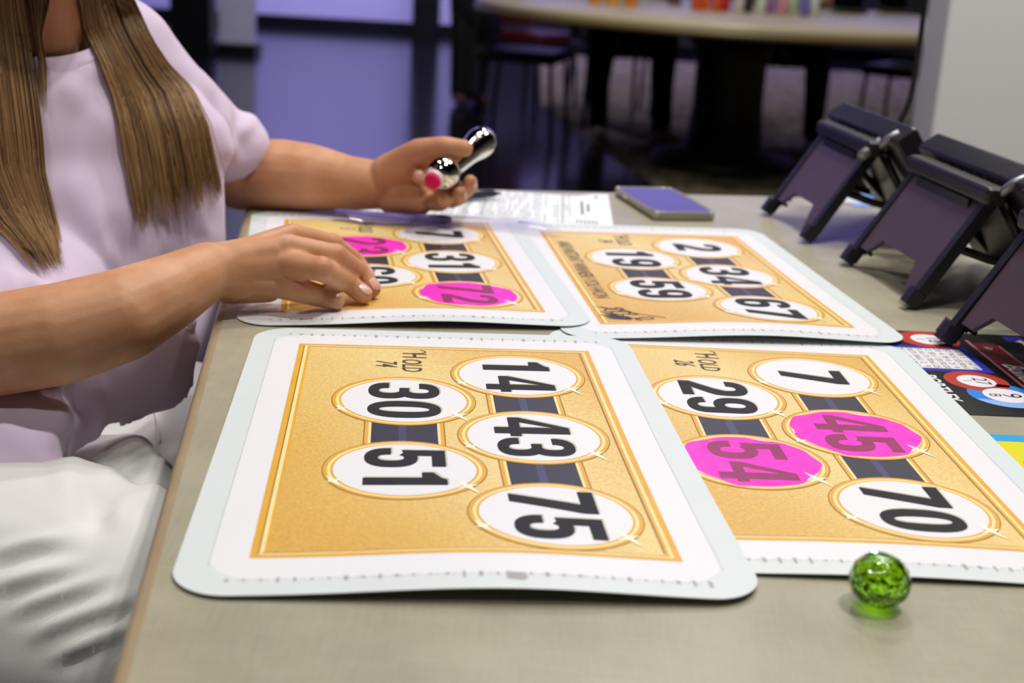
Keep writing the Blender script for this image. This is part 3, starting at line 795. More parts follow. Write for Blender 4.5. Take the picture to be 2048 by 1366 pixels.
# dark red ribbon with script
a0 = fl(1935, 688); a1 = fl(2046, 760); a2 = fl(2075, 738); a3 = fl(1955, 683)
rx0, rx1 = a0[0]+.004, a0[0]+.024
lp.rect(rx0, rx1, -FLH/2, a3[1]-.004, 2, 3); lp.rect(rx0-.0025, rx0, -FLH/2, a3[1]+.002, 3, 10); lp.rect(rx1, rx1+.002, -FLH/2, a3[1]-.01, 3, 10)
lp.text('in', (rx0+rx1)/2, a3[1]-.018, .011, 4, 6, R90, shear=.3); lp.text('Bonus Splash', (rx0+rx1)/2, -.030, .021, 4, 6, R90, sx=.9, bold=.0004, shear=.35)
lp.rect(rx1+.014, rx1+.03, FLH/2-.02, FLH/2-.006, 2, 1); lp.text('$50', rx1+.030, FLH/2-.03, .02, 3, 6, R90, bold=.0004, shear=.2)
lx, ly = fl(1945, 803)
lp.text('PORTLEY', lx-.0125, ly+.030, .0145, 2, 6, R90, bold=.0004)
o = lp.build('bingo_flyer', FM, flat, 0, (fcx.x, fcx.y, TT+.0004), grot)
tag(o, 'black bingo flyer with red and blue number balls beside the right front card', 'flyer')
# second flyer, mostly out of frame
lp = LocalPrint(); lp.sheet(.16, .20, .0002, 6)
lp.rect(-.08, .08, .087, .10, 1, 9); lp.rect(-.08, -.048, -.10, .087, 1, 8)
for k in range(5): lp.rect(-.076+k*.0058, -.0745+k*.0058, -.1, .07-rnd.uniform(0, .02), 2, 12)
for k in range(6):
    for j in range(12):
        lp.rect(-.042+k*.012, -.040+k*.012, .075-j*.014, .082-j*.014+rnd.uniform(0, .002), 2, 11)
yc = Vector(PZ(1992, 870, TT)); 
fc2 = yc + gx_*(.08-.012) - gy_*.10
o = lp.build('bingo_flyer', FM, flat, 0, (fc2.x, fc2.y, TT+.0004), grot)
tag(o, 'yellow, white and blue flyer cut off by the frame beside the right front card', 'flyer')
# pale blue card behind the stands
bc = Vector(PZ(1722, 402, TT)); lp = LocalPrint(); lp.sheet(.055, .085, .0003, 5); lp.rect(-.0275, .0, -.02, .03, 1, 6); lp.rect(.0, .02, -.042, .02, 1, 4)
o = lp.build('small_card', FM, flat, 0, (bc.x, bc.y+.005, TT+.0006), .25)
tag(o, 'small light blue card on the table behind the farthest tablet stand', 'card')

# ------------------------------------------------------------------ green crackled glass ball
def gem_mat():
    m = bpy.data.materials.new('green crackle glass'); m.use_nodes = True; n = N(m)
    n.b.inputs['Base Color'].default_value = (*lin('a4ee28'), 1); n.b.inputs['Transmission Weight'].default_value = 1.0
    n.b.inputs['Roughness'].default_value = 0.02; n.b.inputs['IOR'].default_value = 1.5
    tc = n.new('ShaderNodeTexCoord'); v = n.new('ShaderNodeTexVoronoi', Scale=190.0); n.link(tc.outputs['Object'], v.inputs['Vector'])
    bp = n.new('ShaderNodeBump', Strength=0.8, Distance=0.002); n.link(v.outputs['Distance'], bp.inputs['Height']); n.link(bp.outputs[0], n.b.inputs['Normal'])
    return m
gp = Vector(PZ(1752, 1212, TT)); gr = 0.0145
bm = bmesh.new(); bmesh.ops.create_icosphere(bm, subdivisions=3, radius=gr)
rnd = random.Random(2)
for v in bm.verts:
    v.co *= 1+rnd.uniform(-.025, .025); v.co.z *= .92
me = bpy.data.meshes.new('glass_ball'); bm.to_mesh(me); bm.free(); me.materials.append(gem_mat())
o = bpy.data.objects.new('glass_ball', me); C.objects.link(o); o.location = (gp.x, gp.y, TT+gr*.93)
tag(o, 'shiny green faceted glass ball on the table in front of the right card', 'glass ball')

# ------------------------------------------------------------------ far table with players
m_ftop = mat('beige far table top', 'c2b592', 0.35, var=0.05, vscale=3); m_fedge = mat('brown far table edge', '6b5530', 0.4); m_ped = mat('black table pedestal', '0c0b0c', 0.5)
ft = thing('round_table', 'big beige round table with black pedestal across the hall', 'table', (0.98, 6.78, 0))
RT = 1.25
b = MB(); b.lathe([(0, .70), (RT-.03, .70), (RT-.005, .715), (RT-.003, .748), (RT-.012, .752), (0, .752)], 96); b.build('tabletop', m_ftop, ft)
b = MB(); b.lathe([(RT-.03, .693), (RT+.002, .697), (RT+.004, .716), (RT-.004, .717)], 96); b.build('edge_band', m_fedge, ft)
b = MB(); b.lathe([(.34, 0), (.36, .03), (.34, .06), (.19, .09), (.17, .3), (.17, .5), (.2, .6), (.4, .69), (.4, .70)], 40); b.build('pedestal', m_ped, ft)
# bottles, cups and tablets on the far table
def bottle(loc, h, r, body, cap, label, nm='dauber_bottle', grp='daubers on the far table'):
    t = thing(nm, label, 'dauber', loc, 0, grp)
    b = MB(); b.lathe([(r*.9, 0), (r, .004), (r, h*.62), (r*.75, h*.70), (r*.55, h*.74), (r*.55, h*.76)], 20); b.build('body', body, t)
    b = MB(); b.lathe([(r*.62, h*.75), (r*.62, h*.97), (r*.5, h), (0, h)], 20); b.build('cap', cap, t)
    return t
cols = {}
def cm(h):
    if h not in cols: cols[h] = mat('plastic '+h, h, 0.35)
    return cols[h]
row = [(1392, 'd9542a', 'orange-red dauber leftmost in the right-hand bunch on the far table'), (1412, 'e0662c', 'orange dauber second from left in the bunch on the far table'), (1432, 'dc5a30', 'orange-red dauber third from left in the bunch on the far table'), (1452, 'c8302f', 'red dauber between orange and white ones on the far table'),
       (1476, 'd8cfd0', 'white dauber just right of the red one on the far table'), (1498, '3a2c30', 'dark dauber between the two white ones on the far table'), (1520, 'd6dcc8', 'cream white dauber right of the dark one on the far table'), (1543, '9c6fae', 'purple dauber with pale cap on the far table'),
       (1564, 'd98fa0', 'pink dauber in the bunch on the far table'), (1586, 'b7c9a0', 'pale green dauber in the bunch on the far table'), (1608, '7a6bb8', 'violet dauber second from the right end of the bunch'), (1630, 'cfd6cf', 'off white dauber at the right end of the bunch')]
for i, (px, hx, lab) in enumerate(row):
    q = PZ(px, 20+ (px-1392)*.055, .752); bottle((q.x, q.y+.05*(i % 2), .752), .13, .024, cm(hx), cm('e8e6e2') if i % 2 else cm(hx), lab)
# orange tubs
for (px, hx, lab) in ((1190, 'f09a1c', 'orange plastic tub at the left on the far table'), (1225, 'f6a71e', 'amber plastic tub between the two orange tubs'), (1262, 'ee8318', 'deep orange plastic tub on the far table, right of the amber one')):
    q = PZ(px, 8+(px-1190)*.05, .752); t = thing('plastic_tub', lab, 'tub', (q.x, q.y+.02, .752), 0, 'orange tubs on the far table')
    b = MB(); b.lathe([(.026, 0), (.029, .004), (.033, .09), (.034, .092), (.031, .09), (.027, .008), (0, .006)], 24); b.build('cup', cm(hx), t)
    b = MB(); b.lathe([(.0352, .088), (.0352, .1), (.033, .103), (0, .103)], 24); b.build('lid', cm(hx), t)
q = PZ(1350, 10, .752); t = thing('plastic_tub', 'dusky purple tub left of the orange daubers on the far table', 'tub', (q.x, q.y+.04, .752), 0, 'orange tubs on the far table')
b = MB(); b.lathe([(.03, 0), (.034, .004), (.036, .09), (0, .092)], 24); b.build('cup', cm('6b4a5c'), t)
for (px, lab) in ((1705, 'dark tablet lying left of the other dark tablet on the far table'), (1795, 'dark tablet near the column on the far table')):
    q = PZ(px, 28, .752); t = thing('bingo_tablet', lab, 'bingo tablet', (q.x, q.y+.08, .752), .1, 'dark tablets on the far table')
    b = MB(); b.box((0, 0, .012), (.16, .11, .022)); b.build('base', cm('2c3030'), t, bevel=.004)
    b = MB(); b.box((0, .05, .075), (.16, .014, .12), 0, Matrix.Rotation(-.35, 3, 'X')); b.build('screen', m_scr, t, bevel=.004)
m_chrome = mat('black chair metal', '2a2a2c', 0.3, metal=0.8)
def chair(loc, rz, label, seatm, cat='chair'):
    t = thing('banquet_chair', label, cat, loc, rz, 'banquet chairs in the hall')
    b = MB(); b.box((0, 0, .44), (.44, .42, .06)); b.build('seat', seatm, t, bevel=.02)
    b = MB(); b.box((0, .22, .70), (.42, .05, .42), 0, Matrix.Rotation(-.12, 3, 'X')); b.build('backrest', seatm, t, bevel=.02)
    for (sx, sy) in ((-1, -1), (1, -1), (-1, 1), (1, 1)):
        b = MB(); b.tube([(sx*.19, sy*.18, .42), (sx*.205, sy*.21, .0)], .012, 8); b.build('leg', m_chrome, t)
    return t
m_seat = mat('black chair vinyl', '121214', 0.5); m_seatr = mat('dark red chair vinyl', '551019', 0.5)

# ------------------------------------------------------------------ figures: smooth unions of tapered limbs
_sph = []
def _unit_sphere():
    if not _sph:
        bm = bmesh.new(); bmesh.ops.create_icosphere(bm, subdivisions=3, radius=1.0)
        _sph.extend([v.co.copy() for v in bm.verts]); bm.free()
    return _sph
class Blob:
    def __init__(s): s.bm = bmesh.new()
    def hull(s, pts):
        vs = [s.bm.verts.new(p) for p in pts]
        r = bmesh.ops.convex_hull(s.bm, input=vs)
        dead = list({g for g in list(r['geom_interior'])+list(r['geom_unused']) if isinstance(g, bmesh.types.BMVert)})
        if dead: bmesh.ops.delete(s.bm, geom=dead, context='VERTS')
    def cap(s, p0, r0, p1, r1, n=None, f=1.0):
        pts = []
        for p, r in ((p0, r0), (p1, r1)):
            for v in _unit_sphere():
                q = v*r
                if n is not None: q = q - n*(q.dot(n)*(1-f))
                pts.append(Vector(p)+q)
        s.hull(pts)
    def chain(s, pts, n=None, f=1.0):
        for a, b_ in zip(pts[:-1], pts[1:]): s.cap(a[0], a[1], b_[0], b_[1], n, f)
    def ell(s, c, ax, ay, az):
        ax, ay, az = Vector(ax), Vector(ay), Vector(az)
        s.hull([Vector(c)+ax*v.x+ay*v.y+az*v.z for v in _unit_sphere()])
    def mesh(s, name, voxel, it=6, fac=0.5):
        me = bpy.data.meshes.new(name+'_raw'); s.bm.to_mesh(me); s.bm.free()
        o = bpy.data.objects.new(name+'_raw', me); C.objects.link(o)
        rm = o.modifiers.new('r', 'REMESH'); rm.mode = 'VOXEL'; rm.voxel_size = voxel
        sm = o.modifiers.new('s', 'SMOOTH'); sm.factor = fac; sm.iterations = it
        dg = bpy.context.evaluated_depsgraph_get(); dg.update()
        out = bpy.data.meshes.new_from_object(o.evaluated_get(dg)); out.name = name
        bpy.data.objects.remove(o); bpy.data.meshes.remove(me)
        out.polygons.foreach_set('use_smooth', [True]*len(out.polygons))
        return out
def get_co(me):
    a = np.empty(len(me.vertices)*3); me.vertices.foreach_get('co', a); return a.reshape(-1, 3)
def set_co(me, a): me.vertices.foreach_set('co', a.ravel()); me.update()
def get_no(me):
    a = np.empty(len(me.vertices)*3); me.vertices.foreach_get('normal', a); return a.reshape(-1, 3)
def link_mesh(name, me, m, parent, label=None):
    for x in (m if isinstance(m, (list, tuple)) else [m]): me.materials.append(x)
    o = bpy.data.objects.new(name, me); C.objects.link(o)
    if parent:
        o.parent = parent; o.matrix_parent_inverse = Matrix.Translation(-Vector(parent.location))
    if label: o['label'] = label
    return o
def cut_faces(me, test):
    bm = bmesh.new(); bm.from_mesh(me)
    bmesh.ops.delete(bm, geom=[v for v in bm.verts if test(v.co)], context='VERTS'); bm.to_mesh(me); bm.free()

def skin_mat():
    m = bpy.data.materials.new('tanned skin'); m.use_nodes = True; n = N(m); b_ = n.b
    tc = n.new('ShaderNodeTexCoord'); n1 = n.new('ShaderNodeTexNoise', Scale=38.0, Detail=4.0); n.link(tc.outputs['Object'], n1.inputs['Vector'])
    r = n.new('ShaderNodeValToRGB'); n.link(n1.outputs['Fac'], r.inputs[0])
    r.color_ramp.elements[0].position = 0.3; r.color_ramp.elements[0].color = (*lin('bd8560'), 1)
    r.color_ramp.elements[1].position = 0.75; r.color_ramp.elements[1].color = (*lin('cf9c78'), 1)
    at = n.new('ShaderNodeAttribute', attribute_name='knuckle')
    mx = n.new('ShaderNodeMix', data_type='RGBA'); n.link(at.outputs['Fac'], mx.inputs[0]); n.link(r.outputs[0], mx.inputs[6]); mx.inputs[7].default_value = (*lin('bd7459'), 1)
    n.link(mx.outputs[2], b_.inputs['Base Color'])
    n2 = n.new('ShaderNodeTexNoise', Scale=900.0, Detail=2.0); n.link(tc.outputs['Object'], n2.inputs['Vector'])
    bp = n.new('ShaderNodeBump', Strength=0.25, Distance=0.0006); n.link(n2.outputs['Fac'], bp.inputs['Height']); n.link(bp.outputs[0], b_.inputs['Normal'])
    b_.inputs['Roughness'].default_value = 0.5; b_.inputs['Specular IOR Level'].default_value = 0.35
    b_.inputs['Subsurface Weight'].default_value = 0.12; b_.inputs['Subsurface Radius'].default_value = (1.0, .35, .2); b_.inputs['Subsurface Scale'].default_value = 0.006
    return m
m_skin = skin_mat()
m_nail = mat('fingernail', 'd9a596', 0.25, coat=0.4)
m_shirt = mat('lilac cotton', 'd8c6df', 0.85, var=0.04, vscale=12, bump=0.15, bscale=1400, sheen=0.2, spec=0.2)
m_trous = mat('pale grey trouser cloth', 'd6d6d4', 0.8, var=0.03, vscale=10, bump=0.12, bscale=1200, sheen=0.15, spec=0.2)

UP = Vector((0, 0, 1)); FD = Vector((.72, -.69, 0)).normalized(); LD = Vector((.69, .72, 0)).normalized()
NK = PY(100, 62, 1.23)                       # pit of the neck
cc = PY(112, 116, 1.205) - FD*.050 + UP*.018
woman = thing('person', 'seated person in a lilac t-shirt with long brown hair, holding a chrome dauber', 'person', (-.50, 1.12, 0))

# --- body: head, neck, trunk, arms and hands in one surface
B = Blob()
shL = PY(238, 104, 1.355); shR = NK - LD*.17 - UP*.05 - FD*.03
neck0 = NK - FD*.045 - UP*.02; head = NK + UP*.20 + FD*.02
B.cap(neck0, .052, NK + UP*.09 - FD*.02, .05)
B.ell(head+UP*.025-FD*.005, LD*.072, FD*.090, UP*.098); B.ell(head+FD*.030-UP*.050, LD*.054, FD*.056, UP*.066)
B.cap(head+FD*.083+UP*.012, .007, head+FD*.097-UP*.022, .0095); B.cap(head+FD*.078-UP*.056, .009, head+FD*.076-UP*.058+LD*.001, .009)
for s_ in (-1, 1): B.ell(head+LD*.070*s_-FD*.008-UP*.005, LD*.010, FD*.018, UP*.030); B.cap(head+LD*.03*s_+FD*.060-UP*.025, .022, head+LD*.034*s_+FD*.050-UP*.01, .024)
B.chain([(shL, .045), (NK-FD*.06-UP*.03, .05), (shR, .045)])
B.cap(cc-FD*.012-UP*.004, .044, NK+UP*.06-FD*.03, .05)
B.chain([(NK-FD*.07-UP*.05, .065), (NK-UP*.28-FD*.075, .075), (Vector((-.51, 1.16, .57)), .085)])
# right arm: elbow beyond the table edge, hand flat on the card
A0 = PZ(-8, 690, .742); Wr = PZ(417, 541, .787)
A1 = PZ(120, 668, .752); A2 = PZ(240, 632, .764); A3 = PZ(335, 586, .776)
elR = A0 + (A0-A1).normalized()*.10 + UP*.002
B.chain([(shR, .045), (shR.lerp(elR, .5)-LD*.02, .043), (elR, .039), (A0, .0375), (A1, .0372), (A2, .0345), (A3, .0285), (Wr, .0222)])
hn = Vector((.25, -.35, .9)).normalized()
rMCP = {'i': PZ(586, 474, .803), 'm': PZ(574, 495, .803), 'r': PZ(560, 524, .793), 'l': PZ(546, 566, .776)}
for k, r0, r1 in (('i', .016, .0115), ('m', .017, .0115), ('r', .017, .011), ('l', .016, .0105)):
    st = Wr + (rMCP[k]-Wr)*.12
    B.cap(st, r0, rMCP[k], r1); B.cap(Wr, .0205, Wr.lerp(rMCP[k], .5)-hn*.003, .0155)
B.cap(PZ(455, 570, .772), .0150, PZ(535, 574, .770), .0125)                         # heel of the palm
B.cap(Wr-hn*.004, .017, (rMCP['m']+rMCP['r'])/2-hn*.014, .015)
zc = TT+.0035
fing = {
 'l': [(rMCP['l'], .0112), (PZ(598, 580, .7715), .0102), (PZ(640, 592, zc+.0105), .0091), (PZ(671, 600, zc+.0082), .0080)],
 'r': [(rMCP['r'], .0108), (PZ(642, 538, .792), .0098), (PZ(697, 566, zc+.017), .0086), (PZ(726, 590, zc+.0085), .0078)],
 'm': [(rMCP['m'], .0110), (PZ(671, 513, .795), .0100), (PZ(719, 545, zc+.021), .0088), (PZ(743, 578, zc+.009), .0079)],
 'i': [(rMCP['i'], .0108), (PZ(664, 490, .791), .0097), (PZ(711, 524, zc+.018), .0086), (PZ(733, 555, zc+.008), .0077)]}
for k in fing:
    B.chain(fing[k]); B.cap(fing[k][1][0]+hn*.0006, fing[k][1][1]*1.04, fing[k][1][0]+hn*.0006, fing[k][1][1]*1.03)
thR = [(PZ(470, 520, .785), .016), (PZ(545, 492, .780), .0135), (PZ(610, 505, .770), .0108), (PZ(640, 525, .765), .0095)]
B.chain(thR)
# left arm: elbow on the far table corner, hand raised with the dauber
elL = PY(500, 347, 1.475)
B.chain([(shL, .045), (shL.lerp(elL, .55)-FD*.01, .043), (elL+Vector((-.008, 0, -.002)), .0385), (PY(560, 350, 1.463), .0385), (PY(622, 355, 1.455), .0355), (PY(690, 366, 1.445), .0295), (PY(750, 370, 1.435), .0258)])
Wl = PY(752, 369, 1.435); pn = Vector((.1, -.9, .35)).normalized()
lM = {'i': PY(866, 345, 1.448), 'm': PY(870, 364, 1.445), 'r': PY(864, 384, 1.437), 'l': PY(850, 402, 1.425)}
for k in lM: B.cap(Wl.lerp(lM[k], .1), .0195, lM[k], .0115)
B.cap(PY(780, 402, 1.425), .0135, PY(838, 412, 1.418), .0115); B.cap(PY(800, 372, 1.428), .019, PY(842, 385, 1.428), .0145)
thL = [(PY(778, 345, 1.425), .0195), (PY(838, 304, 1.405), .0140), (PY(888, 294, 1.39), .0110), (PY(929, 297, 1.38), .0088)]
B.chain(thL); B.cap(PY(790, 345, 1.425), .02, PY(836, 322, 1.415), .0125)
fL = {'i': [(lM['i'], .0105), (PY(902, 362, 1.42), .0095), (PY(872, 366, 1.396), .0085), (PY(837, 352, 1.392), .0072)],
      'm': [(lM['m'], .0108), (PY(922, 386, 1.425), .0092), (PY(941, 374, 1.405), .0078), (PY(940, 362, 1.392), .0068)],
      'r': [(lM['r'], .0105), (PY(903, 400, 1.42), .0090), (PY(922, 395, 1.398), .0078), (PY(919, 386, 1.384), .0070)],
      'l': [(lM['l'], .0098), (PY(880, 407, 1.405), .0085), (PY(890, 402, 1.388), .0075), (PY(884, 396, 1.378), .0065)]}
for k in fL: B.chain(fL[k])
me = B.mesh('body', .0019, 5, .5)
co = get_co(me); no = get_no(me)
# knuckle redness and creases
att = np.zeros(len(co)); disp = np.zeros(len(co))
for k in fing:
    ch = fing[k]
    for idx, amp, rad in ((1, .55, .0095), (2, .30, .007)):
        p = np.array(ch[idx][0]); ax = np.array((ch[idx+1][0]-ch[idx-1][0]).normalized()); r = ch[idx][1]
        d = co-p; al = d@ax; rr = np.linalg.norm(d-al[:, None]*ax, axis=1)
        wgt = np.exp(-(al/rad)**2)*(rr < r*1.6)*np.clip((no@np.array(hn)), 0, 1)
        att = np.maximum(att, wgt*amp)
        disp += -.00032*wgt*(np.cos(al/.0032*2*PI) > .35)
    p = np.array(ch[0][0]); d = np.linalg.norm(co-p, axis=1); att = np.maximum(att, .28*np.exp(-(d/.016)**2))
# tendons on the back of the hand
for k in ('m', 'r', 'i'):
    a = np.array(Wr); b_ = np.array(rMCP[k]); ab = b_-a; L = np.linalg.norm(ab); u = ab/L
    d = co-a; al = d@u; rr = d-al[:, None]*u; lat = rr-np.outer(rr@np.array(hn), np.array(hn)); dist = np.linalg.norm(lat, axis=1)
    on = (al > .02) & (al < L) & (np.linalg.norm(rr, axis=1) < .03) & (no@np.array(hn) > .3)
    disp += np.where(on, .0012*np.exp(-(dist/.0045)**2)*np.clip((al-.02)/.03, 0, 1), 0)
set_co(me, co+no*disp[:, None])
a_ = me.attributes.new('knuckle', 'FLOAT', 'POINT'); a_.data.foreach_set('value', att)
body = link_mesh('body', me, m_skin, woman)
# fingernails
def nail(ch, up, L=.0105, Wn=.0052, parent=body):
    p = Vector(ch[3][0]); q = Vector(ch[2][0]); r = ch[3][1]; ax = (p-q).normalized(); n_ = (up-ax*up.dot(ax)).normalized(); sd = ax.cross(n_)
    vs = []; nu, nv = 8, 6
    for i in range(nu+1):
        for j in range(nv+1):
            u = i/nu; v = j/nv*2-1; e = Wn*(1-.25*max(0, u-.7)/.3*abs(v)); th = v*.72*(1-.45*max(0, (u-.7)/.3)**2-.25*max(0, (.25-u)/.25)**2)
            c = p-ax*(L*.55)+ax*(L*u)
            vs.append(c+(n_*math.cos(th)+sd*math.sin(th))*(r*1.0+.0004-(.0016*max(0, u-.55)**2)/.2-.0012*max(0, .15-u)))
    b = MB(); b.add(vs, [(i*(nv+1)+j, (i+1)*(nv+1)+j, (i+1)*(nv+1)+j+1, i*(nv+1)+j+1) for i in range(nu) for j in range(nv)], 0, True)
    o = b.build('fingernail', m_nail, None); o.parent = parent; o.matrix_parent_inverse = Matrix.Identity(4)
    o.matrix_parent_inverse = Matrix.Identity(4)
    return o
for k in ('l', 'r', 'm', 'i'): nail(fing[k], Vector((.35, -.28, .9)))
nail(fL['i'], Vector((-.2, -.9, .5))); nail(fL['m'], Vector((.6, -.75, .35))); nail(fL['r'], Vector((.5, -.8, .4)))
for o in [c for c in body.children]: o.location = Vector((0, 0, 0))

# face
for s_ in (-1, 1):
    e_ = head+FD*.0715+LD*.031*s_+UP*.004
    b = MB(); b.lathe([(0, -.010), (.0075, -.007), (.0105, 0), (.0075, .007), (0, .010)], 16, 0, Matrix.Translation(e_-FD*.0035)); ey_ = b.build('eye', mat('eye white', 'e6e2de', .3), None)
    ey_.parent = body
    b = MB(); b.lathe([(.0046, -.0006), (.0044, .0004), (.003, .0009), (0, .001)], 16, 0, Matrix.Translation(e_+FD*.0068-UP*.001) @ FD.to_track_quat('Z', 'Y').to_matrix().to_4x4()); ir_ = b.build('iris', mat('brown iris', '2e1c12', .2), None); ir_.parent = body
    b = MB(); b.tube([e_+LD*.017*k*.5+FD*(.0125-.0022*abs(k+s_*.4))+UP*(.019-.0012*k*k) for k in (-2, -1, 0, 1, 2)], [.0012, .002, .0024, .002, .0012], 8); br_ = b.build('eyebrow', mat('brown eyebrow', '3a2a1e', .7), None); br_.parent = body
b = MB(); b.tube([head+FD*(.0855-.0016*k*k)-UP*(.056+.0006*k*k)+LD*.0095*k for k in (-2, -1, 0, 1, 2)], [.0015, .0042, .005, .0042, .0015], 10); lp_ = b.build('lips', mat('lips', 'b5675c', .4), None); lp_.parent = body
# --- t-shirt
def wr(p, s_, seed=0.0): return mnoise.noise(Vector((p[0]*s_+seed, p[1]*s_, p[2]*s_)))
T = Blob()
ch_ = NK - UP*.13 - FD*.06
T.ell(ch_, LD*.160, FD*.105, UP*.16)
T.ell(NK-UP*.21-FD*.045, LD*.160, FD*.112, UP*.17)
T.ell(NK-UP*.31-FD*.06, LD*.165, FD*.125, UP*.16)
T.ell(NK-UP*.38-FD*.08, LD*.172, FD*.14, UP*.10)
T.chain([(shR, .052), (NK-FD*.05-UP*.022, .058), (shL, .052)])
slE = PY(470, 292, 1.450)
T.chain([(shL, .054), (PY(346, 236, 1.40), .053), (PY(404, 276, 1.43), .047), (slE, .040)])
T.cap(PY(438, 238, 1.43), .022, PY(452, 262, 1.435), .022); T.cap(PY(484, 262, 1.45), .0125, PY(498, 264, 1.45), .0105)
T.chain([(PY(335, 290, 1.335), .055), (PY(362, 400, 1.33), .045), (PY(368, 500, 1.325), .042), (PY(352, 660, 1.29), .042)])      # loose side falling towards the table
# right sleeve, mostly outside the frame
T.chain([(shR, .056), (shR.lerp(elR, .45)-LD*.015, .060), (PY(-80, 632, 1.03), .048)])
T.cap(PY(-30, 560, 1.06), .022, PY(30, 575, 1.06), .013)
T.chain([(NK-UP*.36-FD*.07, .12), (Vector((-.515, 1.15, .66)), .125), (Vector((-.53, 1.12, .60)), .13)])
# tail of the shirt over the lap
T.chain([(Vector((-.44, 1.15, .70)), .09), (PZ(40, 780, .69), .03)])
for pl in ([(-70, 690, .735), (160, 690, .730), (166, 760, .702), (158, 838, .677), (108, 930, .669), (-70, 942, .669)], [(140, 690, .728), (226, 690, .726), (222, 775, .700), (204, 838, .677), (172, 842, .675)],
           [(200, 640, .745), (400, 590, .755), (402, 700, .712), (390, 742, .696), (300, 764, .690), (222, 806, .684), (200, 740, .712)]):
    T.hull([PZ(*q) for q in pl]+[PZ(q[0], q[1], q[2])-UP*.032 for q in pl])
me = T.mesh('t_shirt', .0045, 34, .5)
co = get_co(me); no = get_no(me)
slD = np.array((slE-PY(430, 230, 1.42)).normalized())
cut_faces(me, lambda c: (np.dot(np.array(c)-np.array(slE), slD) > .014 and (c-slE).length < .09) or (c-(cc+UP*.050+FD*.004)).length < .078)
co = get_co(me); no = get_no(me); d = np.zeros(len(co))
def fold3(p, q, amp, wd):
    P_, Q_ = np.array(PY(*p)), np.array(PY(*q)); ab = Q_-P_; L = np.linalg.norm(ab); u = ab/L
    vd = np.array(ray((p[0]+q[0])/2, (p[1]+q[1])/2)); n_ = np.cross(u, vd); n_ /= np.linalg.norm(n_); m_ = np.cross(u, n_)
    r_ = co-P_; al = r_@u; la = r_@n_ + .004*np.sin(al*55); dep = r_@m_
    fade = np.clip(al/(.3*L), 0, 1)*np.clip((L-al)/(.3*L), 0, 1)*(np.abs(dep) < .09)
    return amp*fade*(np.exp(-(la/wd)**2)-.7*np.exp(-((la-1.8*wd)/wd)**2))
for f_ in (((190, 110, 1.2), (300, 560, 1.18), .007, .016), ((90, 150, 1.18), (165, 200, 1.18), .0035, .012), ((175, 150, 1.18), (120, 215, 1.18), .003, .012), ((180, 420, 1.17), (235, 560, 1.17), .005, .010),
           ((120, 320, 1.15), (210, 470, 1.15), .004, .016), ((400, 380, 1.3), (412, 480, 1.3), .005, .008), ((330, 430, 1.28), (350, 500, 1.28), .004, .008), ((368, 420, 1.3), (380, 490, 1.3), .004, .007),
           ((345, 90, 1.36), (440, 215, 1.40), .0045, .012), ((438, 190, 1.40), (452, 320, 1.40), .006, .009), ((462, 205, 1.41), (452, 310, 1.41), .005, .008), ((500, 240, 1.42), (462, 320, 1.42), .004, .007),
           ((260, 60, 1.30), (420, 260, 1.33), .004, .016), ((0, 500, 1.0), (110, 580, 1.0), .006, .010), ((0, 545, 1.0), (90, 585, 1.0), .005, .008),
           ((0, 790, .96), (150, 830, .98), .007, .010), ((0, 850, .95), (130, 900, .95), .006, .012), ((100, 770, 1.0), (155, 850, 1.0), .006, .007), ((215, 690, 1.08), (222, 800, 1.05), .007, .008), ((270, 700, 1.1), (330, 690, 1.12), .004, .008), ((330, 690, 1.1), (400, 620, 1.2), .005, .010)):
    d += fold3(*f_)
for i, c in enumerate(co):
    q = Vector((c[0]*1.0, c[1]*1.0, c[2]*.33)); d[i] += .0045*wr(q, 14)+.002*wr(q, 34, 5)
set_co(me, co+no*d[:, None])
shirt = link_mesh('t_shirt', me, m_shirt, woman)
sm_ = shirt.modifiers.new('soften', 'SMOOTH'); sm_.factor = .5; sm_.iterations = 5
so = shirt.modifiers.new('cloth', 'SOLIDIFY'); so.thickness = .0022; so.offset = -1
# ribbed collar band lying on the neckline
from mathutils.bvhtree import BVHTree
bm = bmesh.new(); bm.from_mesh(shirt.data); TC = BVHTree.FromBMesh(bm); bm.free()
sc = cc+UP*.050+FD*.004; vs = []; NR = 8; NKn = 72
for j in range(NR):
    for k in range(NKn):
        a = 2*PI*k/NKn; dr = (LD*math.cos(a)+FD*math.sin(a)); g0 = sc + (dr*.8-UP*.62).normalized()*(.0785+.0024*j)
        h = TC.find_nearest(g0); p = h[0]; nn_ = (p-(cc-UP*.08)).normalized()
        vs.append(p+nn_*(.0016 if 0 < j < NR-1 else -.001)+nn_*(.0006*math.sin(k*3.0) if 0 < j < NR-2 else 0))
arr = np.array([tuple(v) for v in vs]).reshape(NR, NKn, 3)
for _ in range(6): arr = (np.roll(arr, 1, 1)+2*arr+np.roll(arr, -1, 1))/4
b = MB(); b.add([tuple(v) for v in arr.reshape(-1, 3)], [(j*NKn+k, (j+1)*NKn+k, (j+1)*NKn+(k+1) % NKn, j*NKn+(k+1) % NKn) for j in range(NR-1) for k in range(NKn)], 0, True)
col_ = b.build('collar', m_shirt, None); col_.parent = woman; col_.matrix_parent_inverse = Matrix.Translation(-Vector(woman.location))

